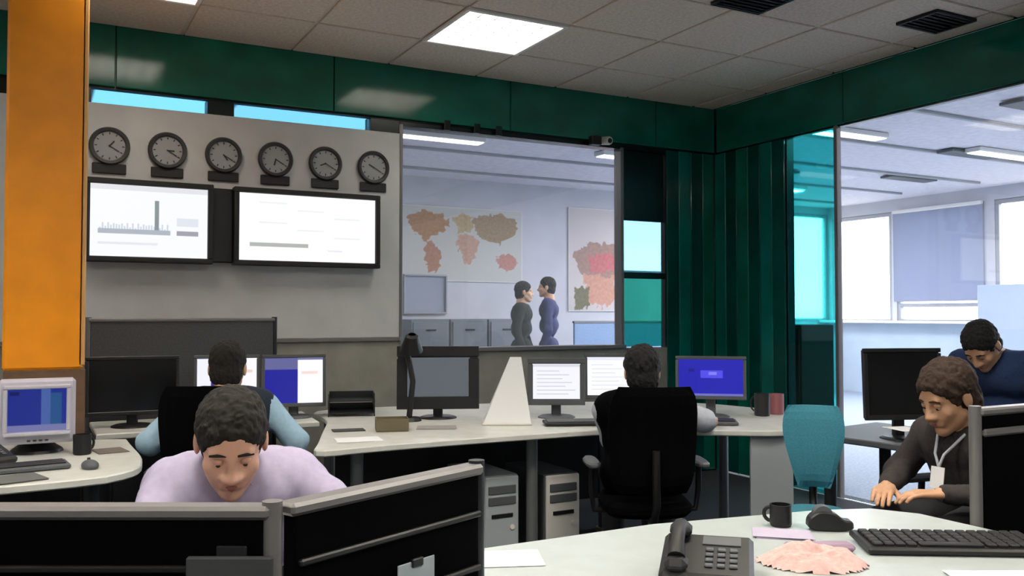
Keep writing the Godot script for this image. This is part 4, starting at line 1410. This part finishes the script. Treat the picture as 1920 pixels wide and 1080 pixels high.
# ---------------------------------------------------------------- monitors and small things
func build_small_things() -> void:
	var white := im_new(64, 48, c(240, 240, 246))
	rect(white, 0, 0, 64, 4, c(214, 216, 226))
	for i in 7:
		rect(white, 6, 9 + i * 5, 30 + (i * 13) % 22, 1, c(196, 200, 210))
	var blue := im_new(64, 48, c(36, 36, 176))
	rect(blue, 0, 44, 64, 4, c(110, 112, 196))
	rect(blue, 22, 14, 22, 10, c(84, 78, 232))
	rect(blue, 30, 16, 8, 4, c(130, 130, 250))
	rect(blue, 10, 12, 6, 4, c(28, 28, 130))
	var half := im_new(64, 48, c(34, 36, 150))
	rect(half, 0, 0, 15, 44, c(238, 238, 246))
	rect(half, 46, 0, 18, 48, c(246, 242, 246))
	rect(half, 15, 0, 31, 12, c(92, 94, 140))
	rect(half, 49, 12, 10, 3, c(232, 206, 200))
	var half2 := im_new(64, 48, c(32, 34, 146))
	rect(half2, 0, 0, 64, 12, c(96, 98, 146))
	rect(half2, 36, 2, 28, 46, c(250, 246, 248))
	rect(half2, 40, 14, 18, 3, c(236, 212, 206))
	var crt := im_new(64, 48, c(34, 48, 140))
	rect(crt, 36, 0, 10, 40, c(74, 100, 168))
	rect(crt, 46, 6, 12, 34, c(40, 84, 138))
	rect(crt, 3, 4, 10, 4, c(22, 30, 100))
	rect(crt, 0, 40, 64, 8, c(120, 122, 172))
	var m_white := glow(white, .95)
	var m_white2 := glow(white, 1.1)
	var m_blue := glow(blue, .9)
	var off := mat(c(8, 8, 10), .22)
	var greyoff := glow(im_new(8, 8, c(100, 107, 113)), .75)

	# beige box monitor with blue picture
	var t := thing("tube_monitor", "pale plastic monitor with a blue picture before the orange column", "monitor", V3(.02, .73, -4.28), .0)
	var s := st_new()
	lathe(s, [Vector2(0, .04), Vector2(.06, .04), Vector2(.1, .012), Vector2(.105, 0), Vector2(0, 0)], 24, at(0, 0, -.1))
	part(t, "foot", s.commit(), mats.black_plastic)
	s = st_new()
	box(s, V3(.29, .27, .08), at(0, .185, 0), .012)
	# tapered rear housing
	var fr := [V3(-.135, .06, -.04), V3(.135, .06, -.04), V3(.135, .31, -.04), V3(-.135, .31, -.04)]
	var bk := [V3(-.08, .08, -.28), V3(.08, .08, -.28), V3(.08, .25, -.28), V3(-.08, .25, -.28)]
	for i in 4:
		var k := (i + 1) % 4
		quad(s, fr[i], fr[k], bk[k], bk[i], (fr[i] + fr[k]) * .5 - V3(0, .185, -.04))
	quad(s, bk[0], bk[1], bk[2], bk[3], V3(0, 0, -1))
	var cs := part(t, "casing", s.commit(), mats.beige_plastic)
	part(cs, "screen", face_mesh(.225, .185), glow(crt, .8), at(0, .192, .0415))
	s = st_new()
	win_frame(s, at(0, .192, .036), .25, .21, .016)
	part(cs, "bezel", s.commit(), mats.beige_plastic)
	for k in 4:
		part(cs, "button", box_mesh(V3(.014, .008, .006), .002), mats.pad_grey, at(-.03 + k * .022, .064, .042))

	flat_monitor("large black switched-off monitor beside the orange column", V3(.47, .73, -5.12), -.05, .46, .31, .06, mats.black_plastic, off)
	flat_monitor("monitor showing white and blue, farther from the trays", V3(.98, .73, -5.27), -.15, .36, .3, .06, mats.pad_grey, glow(half, .95))
	flat_monitor("monitor with a bright white page next to the document tray", V3(1.33, .73, -5.14), -.2, .36, .3, .06, mats.pad_grey, glow(half2, 1.0))
	flat_monitor("black-framed monitor with a plain grey screen on the long desk", V3(2.05, .73, -4.72), -.4, .47, .36, .05, mats.black_plastic, greyoff, .06)
	flat_monitor("dark-framed monitor with a white page beside the white easel", V3(2.66, .73, -4.42), -.5, .33, .27, .07, mats.pad_grey, m_white, .03)
	flat_monitor("monitor with a white page behind the black high-backed chair", V3(3.02, .73, -4.4), -.5, .31, .27, .09, mats.pad_grey, m_white2, .02)
	flat_monitor("monitor with a deep blue screen on the long desk", V3(3.46, .73, -4.02), -.7, .4, .25, .1, mats.pad_grey, m_blue, .018)
	flat_monitor("black monitor on the dark desk before the bright windows", V3(3.66, .73, -2.88), -.35, .4, .34, .09, mats.black_plastic, off, .02)
	# white label on the black monitor before the windows
	paper("white notes propped before the black monitor near the windows", V3(3.56, .79, -2.79), -.3, .12, .16, mats.paper, 2, "note_pad")

	# white folded easel pad
	t = thing("easel_pad", "white folding easel pad standing on the long desk", "easel", V3(2.26, .73, -4.3), -.45)
	for q in [1.0, -1.0]:
		s = st_new()
		var top := V3(.05, .36, 0)
		quad(s, V3(-.12, 0, .09 * q), V3(.14, 0, .09 * q), V3(.09, .36, .004 * q), V3(.03, .36, .004 * q), V3(0, .2, q))
		quad(s, V3(-.12, 0, .085 * q), V3(.14, 0, .085 * q), V3(.09, .36, 0), V3(.03, .36, 0), V3(0, -.2, -q))
		part(t, "board", s.commit(), mats.paper)
	part(t, "base_strip", box_mesh(V3(.27, .012, .19), .004), mats.white_plastic, at(.01, .006, 0))
	# dark upright desk lamp beside the grey monitor
	t = thing("desk_lamp", "black jointed desk lamp beside the grey-screened monitor", "lamp", V3(1.85, .73, -4.66), -.3)
	s = st_new()
	lathe(s, [Vector2(0, .02), Vector2(.06, .02), Vector2(.07, 0), Vector2(0, 0)], 20)
	part(t, "base", s.commit(), mats.black_plastic)
	s = st_new()
	tube(s, [V3(0, .02, 0), V3(.02, .22, 0), V3(-.02, .42, 0)], [.016, .016, .016], 10)
	part(t, "stem", s.commit(), mats.black_plastic)
	s = st_new()
	lathe(s, [Vector2(.02, .07), Vector2(.035, .06), Vector2(.065, -.03), Vector2(.06, -.03), Vector2(.03, .05), Vector2(0, .055)], 20, at(.01, .42, .02, 0, .5))
	part(t, "shade", s.commit(), mats.black_plastic)
	# document tray
	t = thing("document_tray", "dark two-tier document tray at the end of the long desk", "tray", V3(1.66, .73, -5.1), -.3)
	for k in 2:
		s = st_new()
		box(s, V3(.26, .006, .2), at(0, .02 + k * .07, 0), .002)
		box(s, V3(.006, .045, .2), at(-.13, .04 + k * .07, 0), .002)
		box(s, V3(.006, .045, .2), at(.13, .04 + k * .07, 0), .002)
		box(s, V3(.26, .045, .006), at(0, .04 + k * .07, -.1), .002)
		part(t, "tray", s.commit(), mats.dark_metal)
	for q in [V3(-.13, .05, -.1), V3(.13, .05, -.1), V3(-.13, .05, .1), V3(.13, .05, .1)]:
		part(t, "riser", box_mesh(V3(.008, .1, .008), .002), mats.dark_metal, Transform3D(Basis.IDENTITY, q))
	# brown box and papers on the long desk
	t = thing("cardboard_box", "small brown open box on the long desk", "box", V3(1.62, .73, -4.32), -.3)
	var card := mat(c(104, 96, 74), .85)
	part(t, "bottom", box_mesh(V3(.16, .006, .12), .001), card, at(0, .004, 0))
	for q in [[V3(.16, .06, .005), V3(0, .034, .06)], [V3(.16, .06, .005), V3(0, .034, -.06)], [V3(.005, .06, .12), V3(.08, .034, 0)], [V3(.005, .06, .12), V3(-.08, .034, 0)]]:
		part(t, "side", box_mesh(q[0], .001), card, Transform3D(Basis.IDENTITY, q[1]))
	var dark_paper := mat(c(62, 62, 60), .7)
	paper("dark folder lying near the front edge of the long desk", V3(1.42, .73, -4.42), -.2, .16, .1, dark_paper, 3, "folder")
	paper("white papers under the small brown box's side on the long desk", V3(1.36, .73, -4.06), -.2, .21, .15, mats.paper, 3)
	paper("grey papers in front of the grey-screened monitor", V3(1.86, .73, -4.3), -.4, .2, .14, mat(c(150, 150, 150), .8), 3)
	keyboard("dark keyboard in front of the monitor with a white page", V3(2.56, .73, -4.06), -.4, .34, .12, mats.black_plastic, mats.pad_grey, false)
	keyboard("dark keyboard in front of the deep blue screen", V3(3.2, .73, -3.75), -.6, .32, .12, mats.pad_grey, mats.black_plastic, false)
	mug("pink and red mug at the end of the long desk", V3(3.9, .73, -3.95), .8, .045, .12, mat(c(164, 104, 108), .4))
	mug("dark mug beside the deep blue screen", V3(3.76, .73, -3.92), 2.0, .045, .13, mat(c(40, 40, 42), .4))

	# on the desk before the column
	keyboard("dark keyboard on the rounded desk before the column", V3(.0, .73, -3.86), .15, .26, .11, mats.pad_grey, mats.black_plastic, false)
	t = thing("computer_mouse", "grey computer mouse on the rounded desk", "mouse", V3(.2, .73, -3.8), .2)
	part(t, "shell", nets([{"e": V3(0, .012, 0), "r": V3(.03, .022, .05)}], .004, .01), mats.pad_grey)
	s = st_new()
	tube(s, [V3(-.005, .034, -.02), V3(.005, .034, -.02)], [.006], 10)
	part(t, "wheel", s.commit(), mats.black_plastic)
	paper("grey papers at the near corner of the rounded desk", V3(-.08, .73, -3.66), .3, .24, .17, mat(c(96, 98, 96), .8), 4)
	phone("dark telephone on the rounded desk below the blue picture", V3(-.16, .73, -4.05), .4, .9)
	paper("brown papers beside the person's chair on the rounded desk", V3(.3, .73, -4.25), .2, .12, .16, mat(c(112, 102, 96), .8), 2)
	mug("black mug on the rounded desk beside the pale monitor", V3(.19, .73, -4.2), .6, .036, .085, mats.black_plastic)

	# on the white desk nearest the camera
	phone("black telephone on the white desk nearest the camera", V3(1.33, .73, -1.56), -.75, 1.0)
	keyboard("large black keyboard at the end of the white desk", V3(2.04, .73, -1.48), -.55, .44, .16, mats.black_plastic, mats.black_soft, true)
	paper("white sheets at the near corner of the white desk", V3(1.9, .73, -1.24), -.5, .21, .15, mats.paper, 3)
	paper("bright white sheets at the narrow end of the white desk", V3(1.0, .73, -1.93), -.4, .2, .14, mats.paper, 2)
	paper("lilac notes beside the black mug on the white desk", V3(1.78, .73, -1.78), -.7, .15, .1, mat(c(176, 168, 190), .8), 4, "note_pad")
	mug("small black mug on the white desk", V3(1.85, .73, -1.86), 2.2, .03, .06, mats.black_plastic)
	# black tape dispenser
	t = thing("tape_dispenser", "black tape dispenser on the white desk beside the black mug", "dispenser", V3(1.93, .73, -1.76), -.6)
	s = st_new()
	var prof := PackedVector2Array([Vector2(-.06, 0), Vector2(.06, 0), Vector2(.06, .03), Vector2(.035, .03), Vector2(.015, .05), Vector2(-.03, .055), Vector2(-.058, .035)])
	slab(s, smooth_poly(prof, 2), -.022, .022, .004)
	part(t, "body", s.commit(), mats.black_plastic, Transform3D(Basis(Vector3.RIGHT, -PI / 2) * Basis(Vector3.RIGHT, 0.0), V3(0, 0, 0)) * Transform3D(Basis(V3(1, 0, 0), V3(0, 1, 0), V3(0, 0, 1)), Vector3.ZERO) if false else Transform3D(Basis(V3(1, 0, 0), V3(0, 0, 1), V3(0, 1, 0)), V3(0, 0, 0)))
	s = st_new()
	tube(s, [V3(-.018, .042, -.016), V3(-.018, .042, .016)], [.026], 18)
	part(t, "tape_roll", s.commit(), mats.pad_grey)
	# pink crumpled cloth
	t = thing("pink_cloth", "crumpled pink cloth on the white desk between telephone and keyboard", "cloth", V3(1.64, .731, -1.55), -.6)
	s = st_new()
	var nz := FastNoiseLite.new()
	nz.seed = 3
	nz.frequency = 9.0
	nz.fractal_octaves = 3
	var gn := 28
	var hh := func(u: float, v: float) -> Vector3:
		var r := Vector2(u, v).length()
		var fall := clampf(1.0 - pow(r, 2.4), 0.0, 1.0)
		return V3(u * .13, fall * (.032 + .03 * nz.get_noise_2d(u * .1, v * .1) + .012 * absf(nz.get_noise_2d(u * .2 + 7, v * .2))), v * .1)
	for i in gn:
		for k in gn:
			var u0 := -1.0 + 2.0 * i / gn; var u1 := -1.0 + 2.0 * (i + 1) / gn
			var v0 := -1.0 + 2.0 * k / gn; var v1 := -1.0 + 2.0 * (k + 1) / gn
			if Vector2((u0 + u1) / 2, (v0 + v1) / 2).length() < .98:
				quad(s, hh.call(u0, v0), hh.call(u1, v0), hh.call(u1, v1), hh.call(u0, v1), Vector3.UP)
	part(t, "folds", s.commit(), mat(c(232, 190, 184), .9, 0.0, grain(.8, .04, 41), 5.0))
	part(t, "mauve_hem", box_mesh(V3(.17, .02, .05), .008), mat(c(150, 128, 148), .9), at(.04, .012, -.1, .15))
